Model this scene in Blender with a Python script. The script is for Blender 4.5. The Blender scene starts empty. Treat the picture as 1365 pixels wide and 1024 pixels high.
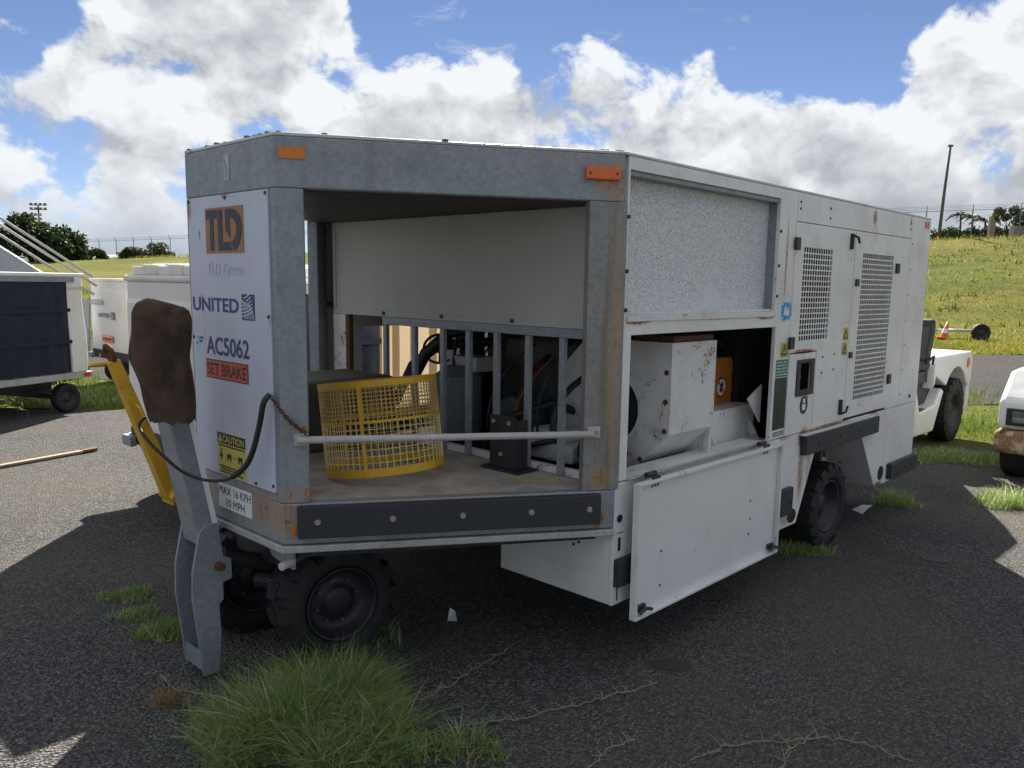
import bpy, bmesh, math, random
import numpy as np
from mathutils import Vector, Matrix
rnd = random.Random(7)
rng = np.random.default_rng(7)
S = bpy.context.scene
COL = S.collection
V = Vector
R_ = math.radians

# ------------------------------------------------------------------ camera
cd = bpy.data.cameras.new('camera')
cam = bpy.data.objects.new('camera', cd)
COL.objects.link(cam)
cR = V((0.68262224, -0.73057073, 0.01712585))
cU = V((0.09264799, 0.10976602, 0.98963012))
cF = V((0.72487463, 0.67395685, -0.14261464))
CAM = V((-1.59384796, -2.01663623, 1.7))
cam.matrix_world = Matrix(((cR.x, cU.x, -cF.x, CAM.x), (cR.y, cU.y, -cF.y, CAM.y), (cR.z, cU.z, -cF.z, CAM.z), (0, 0, 0, 1)))
cd.sensor_width = 36
cd.lens = 1080.655 / 1365 * 36
cd.shift_x = -22.225 / 1365
cd.shift_y = 22.711 / 1365
cd.clip_start = 0.05
cd.clip_end = 6000
S.camera = cam
FWD = V((0.7323, 0.6810, 0))
RGT = V((0.6810, -0.7323, 0))

# ------------------------------------------------------------------ sun, sky, exposure
SUN_AZ, SUN_EL = 44.0, 35.5
sd = bpy.data.lights.new('sun', 'SUN')
sd.energy = 2.0
sd.angle = R_(0.53)
sd.color = (1.0, 0.93, 0.82)
sun = bpy.data.objects.new('sun', sd)
COL.objects.link(sun)
sdir = V((math.cos(R_(SUN_AZ)) * math.cos(R_(SUN_EL)), math.sin(R_(SUN_AZ)) * math.cos(R_(SUN_EL)), math.sin(R_(SUN_EL))))
sun.rotation_euler = sdir.to_track_quat('Z', 'Y').to_euler()
S.view_settings.view_transform = 'Standard'
S.view_settings.look = 'None'
S.view_settings.exposure = 2.85
S.view_settings.gamma = 1
S.view_settings.use_curve_mapping = False
CLOUD_WHITE, CLOUD_GREY = 0.132, 0.040
SKY_STRENGTH = 0.05

W = bpy.data.worlds.new('World')
S.world = W
W.use_nodes = True


class NT:
    """small node-tree helper"""
    def __init__(self, tree):
        self.t = tree
        self.n = tree.nodes
        self.l = tree.links

    def node(self, typ, ins=None, **kw):
        n = self.n.new(typ)
        for k, v in kw.items():
            setattr(n, k, v)
        for k, v in (ins or {}).items():
            self.set(n, k, v)
        return n

    def set(self, n, k, v):
        s = n.inputs[k]
        if isinstance(v, bpy.types.NodeSocket):
            self.l.new(v, s)
        elif isinstance(v, bpy.types.Node):
            self.l.new(v.outputs[0], s)
        else:
            if s.type == 'RGBA' and len(v) == 3:
                v = (*v, 1)
            s.default_value = v

    def math(self, op, a, b=0.0, c=0.0, clamp=False):
        n = self.n.new('ShaderNodeMath')
        n.operation = op
        n.use_clamp = clamp
        for i, v in enumerate((a, b, c)):
            self.set(n, i, v)
        return n.outputs[0]

    def ramp(self, fac, stops, interp='LINEAR'):
        n = self.n.new('ShaderNodeValToRGB')
        cr = n.color_ramp
        cr.interpolation = interp
        while len(cr.elements) < len(stops):
            cr.elements.new(0.5)
        for e, (p, c) in zip(cr.elements, stops):
            e.position = p
            e.color = (*c, 1) if len(c) == 3 else c
        self.set(n, 0, fac)
        return n.outputs[0]

    def mapr(self, v, a, b, c=0.0, d=1.0, smooth=True):
        n = self.n.new('ShaderNodeMapRange')
        if smooth:
            n.interpolation_type = 'SMOOTHSTEP'
        for i, x in enumerate((v, a, b, c, d)):
            self.set(n, i, x)
        return n.outputs[0]

    def mix(self, fac, a, b, blend='MIX'):
        n = self.n.new('ShaderNodeMix')
        n.data_type = 'RGBA'
        n.blend_type = blend
        self.set(n, 0, fac)
        self.set(n, 6, a)
        self.set(n, 7, b)
        return n.outputs[2]

    def noise(self, vec, scale, detail=4, rough=0.55, dist=0.0):
        n = self.n.new('ShaderNodeTexNoise')
        if vec is not None:
            self.set(n, 'Vector', vec)
        n.inputs['Scale'].default_value = scale
        n.inputs['Detail'].default_value = detail
        n.inputs['Roughness'].default_value = rough
        n.inputs['Distortion'].default_value = dist
        return n.outputs[0]

    def vor(self, vec, scale, feature='F1', out=0, rand=1.0):
        n = self.n.new('ShaderNodeTexVoronoi')
        n.feature = feature
        if vec is not None:
            self.set(n, 'Vector', vec)
        n.inputs['Scale'].default_value = scale
        n.inputs['Randomness'].default_value = rand
        return n.outputs[out]

    def vmath(self, op, a, b=(0, 0, 0), scale=None):
        n = self.n.new('ShaderNodeVectorMath')
        n.operation = op
        self.set(n, 0, a)
        self.set(n, 1, b)
        if scale is not None:
            n.inputs[3].default_value = scale
        return n.outputs[0]


def build_world():
    t = NT(W.node_tree)
    t.n.clear()
    out = t.node('ShaderNodeOutputWorld')
    sky = t.node('ShaderNodeTexSky', sky_type='NISHITA', sun_disc=False, sun_elevation=R_(SUN_EL), sun_rotation=R_(90 - SUN_AZ))
    sky.air_density = 0.7
    sky.dust_density = 0.0
    sky.ozone_density = 4.0
    tc = t.node('ShaderNodeTexCoord')
    d = tc.outputs['Generated']
    sep = t.node('ShaderNodeSeparateXYZ', {0: d})
    el = t.math('ARCSINE', sep.outputs[2])
    az = t.math('ARCTAN2', sep.outputs[1], sep.outputs[0])
    # height of the cloud bank's top (degrees) by compass bearing, all the way round
    fc = t.node('ShaderNodeFloatCurve')
    pts = [(-180, 15), (-150, 18), (-125, 13), (-100, 17), (-70, 13), (-45, 18), (-20, 14), (0, 17), (9, 18.2), (13, 17.6), (16, 16), (19, 14.2), (21.5, 12.2),
           (24, 12.6), (27, 13.8), (29.5, 13.6), (31.7, 16.6), (34, 14.2), (36.5, 14.6), (38.5, 15.4), (41, 14.2), (44, 14), (48, 14.6), (52, 15.0), (55, 17), (58, 21), (63, 17.5), (66, 19), (71, 18.0),
           (74, 13.2), (78, 16), (90, 19), (110, 14), (135, 17), (160, 14), (180, 15)]
    cv = fc.mapping.curves[0]
    while len(cv.points) < len(pts):
        cv.points.new(0.5, 0.5)
    for p_, (a, e) in zip(cv.points, pts):
        p_.location = ((a + 180) / 360, e / 30)
    fc.mapping.update()
    t.set(fc, 'Value', t.mapr(az, -math.pi, math.pi, smooth=False))
    top = t.math('MULTIPLY', fc.outputs[0], R_(30))
    # flatten vertical scale a little so lumps are wider than tall
    dv = t.vmath('MULTIPLY', d, (1, 1, 1.35))
    wob = t.node('ShaderNodeTexNoise', {'Vector': dv, 'Scale': 9.0, 'Detail': 3.0})
    dw = t.vmath('ADD', dv, t.vmath('MULTIPLY', t.vmath('SUBTRACT', wob.outputs[1], (0.5, 0.5, 0.5)), (0.05, 0.05, 0.05)))
    n1 = t.noise(dw, 7.5, 10, 0.60)
    dup = t.vmath('ADD', dw, (0.012, 0.010, 0.040))
    n2 = t.noise(dup, 7.5, 10, 0.60)
    big = t.noise(t.vmath('ADD', dv, (3.1, 1.7, 0.4)), 3.2, 2, 0.5)
    dens = t.math('MULTIPLY', t.math('SUBTRACT', top, el), 1 / 0.050)
    dens = t.math('MINIMUM', dens, 1.0)
    dens = t.math('ADD', dens, t.math('MULTIPLY', t.math('SUBTRACT', n1, 0.52), 6.4))
    dens = t.math('ADD', dens, t.math('MULTIPLY', t.math('SUBTRACT', big, 0.5), 2.0))
    alpha = t.mapr(dens, -0.05, 0.55)
    # thin high wisps above the bank
    wv = t.vmath('MULTIPLY', d, (3.0, 1.1, 5.0))
    wn = t.noise(wv, 5.0, 8, 0.65, 0.6)
    wisp = t.math('MULTIPLY', t.mapr(wn, 0.60, 0.78), 0.45)
    alpha = t.math('MAXIMUM', alpha, wisp)
    # broken cumulus carried on overhead, out of view, added to brighten the shade
    high = t.math('MULTIPLY', t.mapr(t.math('ADD', t.math('MULTIPLY', n1, 0.45), t.math('MULTIPLY', big, 0.55)), 0.43, 0.50), t.mapr(el, R_(18.5), R_(36)))
    alpha = t.math('MAXIMUM', alpha, high)
    # brightness: lumps lit from above and behind, thick parts and bases grey
    n3 = t.noise(t.vmath('ADD', dw, (0.02, 0.016, 0.085)), 5.0, 5, 0.55)
    n4 = t.noise(dw, 5.0, 5, 0.55)
    lit = t.math('MULTIPLY_ADD', t.math('SUBTRACT', n1, n2), 3.6, 0.60)
    lit = t.math('MULTIPLY_ADD', t.math('SUBTRACT', n4, n3), 2.6, lit, clamp=True)
    thick = t.mapr(dens, 0.3, 2.6)
    base = t.mapr(el, R_(2.5), R_(12), 0.55, 1.0)
    b = t.math('MULTIPLY', lit, t.math('MULTIPLY_ADD', thick, -0.50, 1.0))
    b = t.math('MULTIPLY', b, base)
    b = t.math('ADD', b, t.math('MULTIPLY_ADD', thick, -0.36, 0.36))
    b = t.math('MINIMUM', b, 1.0)
    ccol = t.mix(b, (CLOUD_GREY * 0.86, CLOUD_GREY * 0.95, CLOUD_GREY * 1.12), (CLOUD_WHITE * 0.955, CLOUD_WHITE * 0.985, CLOUD_WHITE * 1.02))
    # low clouds fade into pale blue air near the horizon
    lowf = t.mapr(el, R_(0.0), R_(7.0), 0.62, 0.0)
    ccol = t.mix(lowf, ccol, (0.066, 0.081, 0.098))
    skyc = t.node('ShaderNodeMixRGB', {0: 1.0, 1: sky.outputs[0], 2: (SKY_STRENGTH * 0.315, SKY_STRENGTH * 0.275, SKY_STRENGTH * 0.275)}, blend_type='MULTIPLY').outputs[0]
    skyc = t.mix(t.mapr(el, R_(-1), R_(5), 0.7, 0.0), skyc, (0.086, 0.108, 0.135))
    col = t.mix(alpha, skyc, ccol)
    bg = t.node('ShaderNodeBackground', {0: col, 1: 1.0})
    t.l.new(bg.outputs[0], out.inputs[0])


build_world()

# ------------------------------------------------------------------ materials
def srgb(r, g, b):
    f = lambda c: c / 12.92 if c <= 0.04045 else ((c + 0.055) / 1.055) ** 2.4
    return (f(r / 255), f(g / 255), f(b / 255))


def new_mat(name):
    m = bpy.data.materials.new(name)
    m.use_nodes = True
    t = NT(m.node_tree)
    bs = m.node_tree.nodes['Principled BSDF']
    tc = t.node('ShaderNodeTexCoord')
    geo = t.node('ShaderNodeNewGeometry')
    return m, t, bs, geo.outputs['Position'], tc.outputs['Object']


def bump(t, bs, h, strength=0.3, dist=0.01):
    b = t.node('ShaderNodeBump', {'Height': h, 'Strength': strength, 'Distance': dist})
    t.l.new(b.outputs[0], bs.inputs['Normal'])


def plain(name, col, rough=0.5, metal=0.0, var=0.15, scale=9.0, bmp=0.0, bscale=60, spec=0.5):
    m, t, bs, P, O = new_mat(name)
    n = t.noise(O, scale, 5, 0.6)
    c = t.mix(n, tuple(x * (1 - var) for x in col), tuple(min(1, x * (1 + var)) for x in col))
    t.set(bs, 'Base Color', c)
    t.set(bs, 'Roughness', t.mapr(n, 0.3, 0.7, max(0, rough - 0.08), min(1, rough + 0.1)))
    bs.inputs['Metallic'].default_value = metal
    bs.inputs['Specular IOR Level'].default_value = spec
    if bmp:
        bump(t, bs, t.noise(O, bscale, 4, 0.6), bmp, 0.01)
    return m


def paint(name, col, rust=0.5, streak=0.5, rough=0.38, dirt=0.35, scl=1.0):
    """weathered painted steel: grime, vertical streaks, rust spots"""
    m, t, bs, P, O = new_mat(name)
    n = t.noise(P, 3.2 * scl, 6, 0.65)
    n2 = t.noise(P, 38 * scl, 4, 0.6)
    vs = t.vmath('MULTIPLY', P, (26, 26, 1.1))
    st = t.noise(vs, 1.0, 5, 0.6)
    grime = t.math('MULTIPLY', t.mapr(n, 0.42, 0.75), dirt)
    c = t.mix(grime, col, tuple(x * y for x, y in zip(col, (0.70, 0.66, 0.58))))
    c = t.mix(t.math('MULTIPLY', t.mapr(st, 0.55, 0.80), 0.34 * streak), c, tuple(x * y for x, y in zip(col, (0.58, 0.48, 0.36))))
    run = t.noise(t.vmath('MULTIPLY', P, (9, 9, 0.55)), 1.0, 4, 0.6)
    c = t.mix(t.math('MULTIPLY', t.mapr(run, 0.50, 0.78), 0.30 * dirt), c, tuple(x * y for x, y in zip(col, (0.55, 0.52, 0.46))))
    # rust: spots where two noises agree
    rn = t.math('MULTIPLY', t.noise(P, 6.5 * scl, 3, 0.5), t.noise(P, 55 * scl, 4, 0.7))
    th = 0.405 - 0.07 * rust
    rm = t.mapr(rn, th, th + 0.035)
    rcol = t.mix(n2, (0.10, 0.030, 0.010), (0.30, 0.115, 0.035))
    c = t.mix(t.math('MULTIPLY', rm, min(1, rust * 1.6)), c, rcol)
    t.set(bs, 'Base Color', c)
    t.set(bs, 'Roughness', t.math('ADD', t.math('MULTIPLY_ADD', n, 0.25, rough - 0.1), t.math('MULTIPLY', rm, 0.3)))
    bump(t, bs, t.math('ADD', t.math('MULTIPLY', n2, 0.3), t.math('MULTIPLY', t.noise(P, 1.9, 2), 5.0)), 0.22, 0.014)
    return m


def galv(name, tint=(0.27, 0.30, 0.335), brown=0.0):
    m, t, bs, P, O = new_mat(name)
    sp = t.vor(t.vmath('ADD', P, t.vmath('MULTIPLY', t.node('ShaderNodeTexNoise', {'Vector': P, 'Scale': 40.0}).outputs[1], (0.02, 0.02, 0.02))), 70, 'F1', 1)
    spg = t.node('ShaderNodeSeparateColor', {0: sp}).outputs[0]
    n = t.noise(P, 5.0, 6, 0.65)
    n2 = t.noise(P, 24, 5, 0.7)
    k = t.math('ADD', t.math('MULTIPLY', spg, 0.35), t.math('MULTIPLY', n2, 0.65))
    c = t.mix(t.mapr(k, 0.25, 0.75), tuple(x * 0.90 for x in tint), tuple(x * 1.09 for x in tint))
    c = t.mix(t.math('MULTIPLY', t.mapr(n, 0.45, 0.7), 0.42), c, tuple(x * 0.66 for x in tint))
    vs = t.vmath('MULTIPLY', P, (22, 22, 0.9))
    st = t.noise(vs, 1.0, 5, 0.6)
    c = t.mix(t.math('MULTIPLY', t.mapr(st, 0.52 - 0.10 * brown, 0.78 - 0.12 * brown), 0.25 + 0.6 * brown), c, (0.20, 0.145, 0.085))
    c = t.mix(t.math('MULTIPLY', t.mapr(n, 0.62, 0.8), 0.4 + 0.3 * brown), c, (0.15, 0.075, 0.035))
    t.set(bs, 'Base Color', c)
    bs.inputs['Metallic'].default_value = 0.35
    t.set(bs, 'Roughness', t.mapr(k, 0.2, 0.8, 0.62, 0.48))
    bump(t, bs, n2, 0.10, 0.006)
    return m


def rust_spots(m, spots, axis=0):
    """rust that starts at known places (joints, bolts, edges) and runs down: (along, z, half width, half height, strength)"""
    t = NT(m.node_tree)
    bs = m.node_tree.nodes['Principled BSDF']
    src = bs.inputs['Base Color'].links[0].from_socket
    P = t.node('ShaderNodeNewGeometry').outputs['Position']
    sep = t.node('ShaderNodeSeparateXYZ', {0: P})
    a, z = sep.outputs[axis], sep.outputs[2]
    st = t.noise(t.vmath('MULTIPLY', P, (34, 34, 2.2)), 1.0, 5, 0.65)
    fn = t.noise(P, 42, 5, 0.7)
    tot = None
    for (c, zz, ra, rz, k) in spots:
        d = t.math('ADD', t.math('POWER', t.math('ABSOLUTE', t.math('DIVIDE', t.math('SUBTRACT', a, c), ra)), 2.0),
                   t.math('POWER', t.math('ABSOLUTE', t.math('DIVIDE', t.math('SUBTRACT', z, zz), rz)), 2.0))
        g = t.math('MULTIPLY', t.mapr(d, 0.0, 1.3, 1.0, 0.0), k)
        tot = g if tot is None else t.math('MAXIMUM', tot, g)
    v = t.math('ADD', t.math('MULTIPLY', tot, 0.62), t.math('MULTIPLY_ADD', fn, 0.40, t.math('MULTIPLY', st, 0.45)))
    thin = t.mapr(v, 0.70, 0.98)
    thick = t.mapr(v, 0.90, 1.06)
    gate = t.mapr(tot, 0.02, 0.25)
    c = t.mix(t.math('MULTIPLY', t.math('MULTIPLY', thin, gate), 0.65), src, (0.40, 0.26, 0.13))
    c = t.mix(t.math('MULTIPLY', thick, gate), c, t.mix(fn, (0.09, 0.028, 0.010), (0.26, 0.09, 0.025)))
    t.set(bs, 'Base Color', c)


M = {}
M['white'] = paint('white_paint', (0.72, 0.725, 0.715), 0.42, 0.85, dirt=0.5)
rust_spots(M['white'], [(2.96, 0.83, 0.10, 0.10, 1.0), (2.95, 0.62, 0.07, 0.24, 0.85), (3.06, 0.62, 0.05, 0.22, 0.75), (3.3, 0.865, 0.50, 0.022, 1.0), (2.88, 1.345, 0.22, 0.022, 1.0), (2.9, 1.30, 0.12, 0.05, 0.6),
                        (3.82, 2.16, 0.05, 0.08, 0.95), (3.84, 2.08, 0.10, 0.12, 0.6), (2.60, 1.85, 0.020, 0.35, 0.9), (2.612, 1.56, 0.05, 0.06, 1.0), (1.25, 1.555, 0.14, 0.03, 1.0), (2.40, 1.555, 0.16, 0.03, 1.0), (1.9, 1.555, 0.3, 0.018, 0.8),
                        (2.80, 0.37, 0.16, 0.06, 0.8), (4.25, 0.33, 0.12, 0.03, 1.0), (4.07, 0.86, 0.10, 0.05, 0.9), (4.50, 2.18, 0.02, 0.06, 0.9), (1.16, 1.75, 0.02, 0.4, 0.7), (2.70, 0.86, 0.1, 0.02, 0.8), (3.45, 0.88, 0.12, 0.03, 0.6), (2.93, 1.075, 0.09, 0.03, 0.9)])
M['panel_blue'] = paint('pale_blue_panel_paint', (0.50, 0.545, 0.67), 0.12, 0.25, dirt=0.25)
rust_spots(M['panel_blue'], [(1.45, 1.99, 0.03, 0.07, 1.0), (1.36, 1.88, 0.012, 0.04, 0.9), (1.34, 1.61, 0.09, 0.05, 0.62), (1.33, 1.50, 0.06, 0.10, 0.55), (0.81, 1.55, 0.02, 0.04, 0.8), (1.13, 2.03, 0.05, 0.02, 0.9), (0.83, 1.35, 0.03, 0.10, 0.4)], 1)
M['white_clean'] = paint('white_panel_paint', (0.72, 0.725, 0.72), 0.16, 0.25, dirt=0.2)
M['white_rusty'] = paint('white_rusty_paint', (0.66, 0.665, 0.66), 0.95, 0.9, rough=0.5, dirt=0.6, scl=1.7)
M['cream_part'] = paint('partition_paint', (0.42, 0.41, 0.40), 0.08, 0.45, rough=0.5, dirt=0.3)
M['galv'] = galv('galvanised_steel')
M['galv_brown'] = galv('galvanised_steel_stained', (0.25, 0.255, 0.25), 0.75)
rust_spots(M['galv'], [(0.02, 0.78, 0.05, 0.14, 0.8), (0.10, 0.70, 0.06, 0.06, 0.6), (1.08, 2.12, 0.10, 0.14, 0.8), (0.9, 2.20, 0.25, 0.03, 0.6), (0.07, 1.12, 0.03, 0.06, 0.9), (0.06, 0.87, 0.10, 0.05, 0.8), (0.5, 0.835, 0.5, 0.012, 0.7), (1.06, 0.72, 0.05, 0.08, 0.9)])
rust_spots(M['galv_brown'], [(1.11, 1.4, 0.035, 0.9, 0.75), (1.06, 0.90, 0.06, 0.08, 0.8)])
M['galv_light'] = galv('galvanised_lip', (0.46, 0.46, 0.45), 0.25)
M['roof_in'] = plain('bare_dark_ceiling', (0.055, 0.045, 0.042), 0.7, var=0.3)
M['roof'] = paint('roof_paint', (0.55, 0.56, 0.56), 0.5, 0.2, dirt=0.6)
M['rubber'] = plain('rubber_bumper', (0.028, 0.031, 0.037), 0.62, var=0.3, scale=14, bmp=0.15)
M['tyre'] = plain('tyre_rubber', (0.015, 0.0155, 0.0165), 0.75, var=0.35, scale=18, bmp=0.25, bscale=90)
M['rim'] = plain('wheel_rim_paint', (0.020, 0.021, 0.024), 0.5, var=0.4, scale=20)
M['steel'] = plain('worn_steel', (0.36, 0.35, 0.34), 0.45, 0.7, var=0.3, scale=30)
M['bolt'] = plain('bolt_steel', (0.40, 0.37, 0.34), 0.45, 0.6, var=0.3, scale=40)
M['rail'] = plain('white_rail_paint', (0.45, 0.44, 0.425), 0.55, var=0.35, scale=26, bmp=0.1)
M['black'] = plain('black_plastic', (0.016, 0.017, 0.018), 0.5, var=0.25)
M['blackmetal'] = plain('black_painted_steel', (0.022, 0.023, 0.026), 0.5, var=0.4, scale=8, bmp=0.1)
M['engine'] = plain('oily_engine', (0.06, 0.062, 0.06), 0.55, 0.2, var=0.5, scale=12, bmp=0.4, bscale=30)
M['engine_green'] = plain('grey_green_tank', (0.12, 0.14, 0.145), 0.5, 0.0, var=0.35, scale=9, bmp=0.1)
M['olive'] = plain('olive_casing', (0.085, 0.085, 0.055), 0.6, var=0.3)
M['yellow'] = paint('yellow_paint', (0.62, 0.36, 0.020), 0.45, 0.4, rough=0.5, dirt=0.5)
M['yellow_wire'] = plain('yellow_coated_wire', (0.74, 0.58, 0.24), 0.55, var=0.35, scale=14)
M['dull_wire'] = plain('grimy_yellow_wire', (0.52, 0.36, 0.11), 0.65, var=0.55, scale=10)
M['orange'] = paint('orange_paint', (0.60, 0.22, 0.025), 0.4, 0.4)
M['amber'] = plain('amber_reflector', (0.62, 0.20, 0.01), 0.3, var=0.25, scale=50)
M['orange_lens'] = plain('orange_lens', (0.72, 0.13, 0.015), 0.22, var=0.2, scale=30)
M['red'] = plain('red_reflector', (0.60, 0.03, 0.03), 0.3, var=0.2)
M['rust'] = plain('rust', (0.12, 0.05, 0.022), 0.85, 0.1, var=0.5, scale=30, bmp=0.3)
M['navy'] = plain('navy_ink', (0.012, 0.028, 0.10), 0.5, var=0.12, scale=60)
M['logo_blue'] = plain('logo_navy', (0.012, 0.022, 0.055), 0.5, var=0.15, scale=60)
M['indigo'] = plain('indigo_ink', (0.030, 0.035, 0.20), 0.5, var=0.2, scale=60)
M['tan'] = plain('faded_tan_ink', (0.36, 0.17, 0.075), 0.6, var=0.2, scale=40)
M['paleblue'] = plain('faded_blue_ink', (0.42, 0.56, 0.68), 0.6, var=0.12, scale=60)
M['sticker_red'] = plain('faded_red_sticker', (0.55, 0.085, 0.055), 0.55, var=0.15, scale=40)
M['sticker_yellow'] = plain('yellow_sticker', (0.55, 0.47, 0.11), 0.55, var=0.18, scale=30)
M['sticker_white'] = plain('white_sticker', (0.74, 0.76, 0.78), 0.5, var=0.06, scale=30)
M['sticker_green'] = plain('green_sticker', (0.025, 0.17, 0.10), 0.5, var=0.2, scale=30)
M['dkgreen'] = plain('dark_green_sheet', (0.002, 0.024, 0.015), 0.45, var=0.2)
M['sticker_blue'] = plain('blue_sticker', (0.03, 0.30, 0.62), 0.5, var=0.15)
M['ink'] = plain('black_ink', (0.018, 0.018, 0.02), 0.6, var=0.1)
M['white_ink'] = plain('white_ink', (0.72, 0.74, 0.76), 0.6, var=0.1)
M['curtain'] = plain('navy_curtain', (0.007, 0.010, 0.030), 0.7, var=0.25, scale=5, bmp=0.15, bscale=14)
M['seat'] = plain('black_vinyl', (0.010, 0.0105, 0.012), 0.5, var=0.3, scale=10, bmp=0.1, bscale=30)
M['bark'] = plain('bark', (0.075, 0.055, 0.04), 0.9, var=0.4, scale=6, bmp=0.4, bscale=12)
M['pole'] = plain('weathered_pole', (0.11, 0.095, 0.085), 0.85, var=0.35, scale=4)
M['fence'] = plain('fence_steel', (0.20, 0.21, 0.22), 0.6, 0.4, var=0.2)
M['loader_grey'] = plain('loader_grey_paint', (0.36, 0.40, 0.45), 0.5, var=0.1)
M['concrete'] = plain('weathered_concrete', (0.33, 0.29, 0.26), 0.9, var=0.3, scale=2, bmp=0.3, bscale=8)
M['pinkwall'] = plain('pinkish_render', (0.27, 0.19, 0.17), 0.9, var=0.25, scale=1.5)
M['glass'] = plain('headlight_glass', (0.10, 0.11, 0.12), 0.12, 0.0, var=0.2, spec=0.8)
M['chrome'] = plain('glint_metal', (0.55, 0.56, 0.58), 0.2, 0.9, var=0.1)
M['cone_orange'] = plain('cone_orange', (0.75, 0.10, 0.03), 0.5, var=0.15)
M['paper'] = plain('white_scrap', (0.8, 0.8, 0.8), 0.7, var=0.05)
M['wood'] = plain('weathered_lath', (0.34, 0.25, 0.17), 0.8, var=0.4, scale=12)
M['dry_stem'] = plain('dry_stem', (0.30, 0.25, 0.17), 0.85, var=0.3)
M['matt_floor'] = plain('greasy_matt_floor', (0.022, 0.021, 0.020), 0.97, var=0.4, scale=12, spec=0.03)
M['stain'] = plain('oil_soaked_gravel', (0.042, 0.041, 0.040), 0.7, var=0.6, scale=60, bmp=0.8, bscale=140)
M['wheel_bolt'] = plain('dull_wheel_bolt', (0.13, 0.125, 0.12), 0.5, 0.5, var=0.4, scale=40)
M['copper'] = plain('tarnished_copper', (0.22, 0.10, 0.05), 0.45, 0.8, var=0.3, scale=20)
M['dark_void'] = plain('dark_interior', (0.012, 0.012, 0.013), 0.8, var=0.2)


def m_foil():
    m, t, bs, P, O = new_mat('foil_insulation')
    v = t.vmath('MULTIPLY', P, (1.0, 1.0, 0.8))
    a = t.vor(v, 150, 'F1', 0)
    n = t.noise(v, 240, 3, 0.75)
    big = t.noise(P, 4, 3)
    h = t.math('ADD', a, t.math('MULTIPLY', n, 0.9))
    c = t.mix(t.mapr(t.math('ADD', h, t.math('MULTIPLY', t.noise(P, 430, 2, 0.8), 0.8)), 1.0, 1.75), (0.97, 0.98, 1.0), (0.52, 0.545, 0.58))
    # one worn matt patch near the bottom edge
    ds = t.node('ShaderNodeVectorMath', {0: t.vmath('MULTIPLY', t.vmath('SUBTRACT', P, (1.95, 0.06, 1.60)), (1.0, 0, 0.85))}, operation='LENGTH').outputs['Value']
    patch = t.mapr(t.math('ADD', ds, t.math('MULTIPLY', big, 0.10)), 0.13, 0.19, 1.0, 0.0)
    c = t.mix(t.math('MULTIPLY', patch, 0.6), c, (0.52, 0.55, 0.62))
    t.set(bs, 'Base Color', c)
    bs.inputs['Metallic'].default_value = 0.15
    bs.inputs['Roughness'].default_value = 0.42
    b = t.node('ShaderNodeBump', {'Height': t.math('MULTIPLY', h, t.math('SUBTRACT', 1.0, t.math('MULTIPLY', patch, 0.9))), 'Strength': 0.9, 'Distance': 0.007})
    t.l.new(b.outputs[0], bs.inputs['Normal'])
    return m


M['foil'] = m_foil()


def m_plastic(name, col, trans=0.0):
    """roto-moulded polyethylene, slightly see-through against the sun"""
    m, t, bs, P, O = new_mat(name)
    n = t.noise(P, 2.2, 5, 0.6)
    st = t.noise(t.vmath('MULTIPLY', P, (14, 14, 0.8)), 1.0, 4, 0.6)
    c = t.mix(t.math('MULTIPLY', t.mapr(n, 0.4, 0.75), 0.4), col, tuple(x * y for x, y in zip(col, (0.78, 0.74, 0.68))))
    c = t.mix(t.math('MULTIPLY', t.mapr(st, 0.55, 0.8), 0.25), c, tuple(x * y for x, y in zip(col, (0.6, 0.54, 0.46))))
    t.set(bs, 'Base Color', c)
    bs.inputs['Roughness'].default_value = 0.5
    bump(t, bs, t.noise(P, 5, 3), 0.12, 0.02)
    if trans:
        tr = t.node('ShaderNodeBsdfTranslucent', {0: (0.88, 0.80, 0.66)})
        mx = t.node('ShaderNodeMixShader', {0: trans, 1: bs.outputs[0], 2: tr.outputs[0]})
        t.l.new(mx.outputs[0], t.n['Material Output'].inputs[0])
    return m


M['plastic'] = m_plastic('white_moulded_plastic', (0.80, 0.785, 0.765), 0.12)
M['plastic_thin'] = m_plastic('cream_thin_plastic', (0.70, 0.62, 0.50), 0.45)


def m_cover():
    m, t, bs, P, O = new_mat('brown_canvas')
    n = t.noise(P, 9, 6, 0.7)
    n2 = t.noise(P, 60, 4, 0.7)
    c = t.mix(t.mapr(n, 0.3, 0.7), (0.030, 0.019, 0.013), (0.095, 0.055, 0.032))
    c = t.mix(t.math('MULTIPLY', t.mapr(n2, 0.55, 0.75), 0.4), c, (0.13, 0.085, 0.055))
    t.set(bs, 'Base Color', c)
    bs.inputs['Roughness'].default_value = 0.9
    bump(t, bs, t.math('ADD', n, t.math('MULTIPLY', n2, 0.35)), 0.5, 0.02)
    return m


M['cover'] = m_cover()


def m_floor():
    m, t, bs, P, O = new_mat('stained_floor_plate')
    n = t.noise(P, 5, 6, 0.65)
    n2 = t.noise(P, 30, 5, 0.7)
    c = t.mix(t.mapr(n, 0.3, 0.7), (0.27, 0.235, 0.19), (0.48, 0.43, 0.36))
    c = t.mix(t.math('MULTIPLY', t.mapr(t.noise(P, 2.6, 4), 0.48, 0.7), 0.65), c, (0.16, 0.085, 0.045))
    c = t.mix(t.math('MULTIPLY', t.mapr(n2, 0.55, 0.8), 0.5), c, (0.09, 0.075, 0.06))
    t.set(bs, 'Base Color', c)
    bs.inputs['Roughness'].default_value = 0.75
    bump(t, bs, n2, 0.15, 0.006)
    return m


M['floor'] = m_floor()


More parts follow.
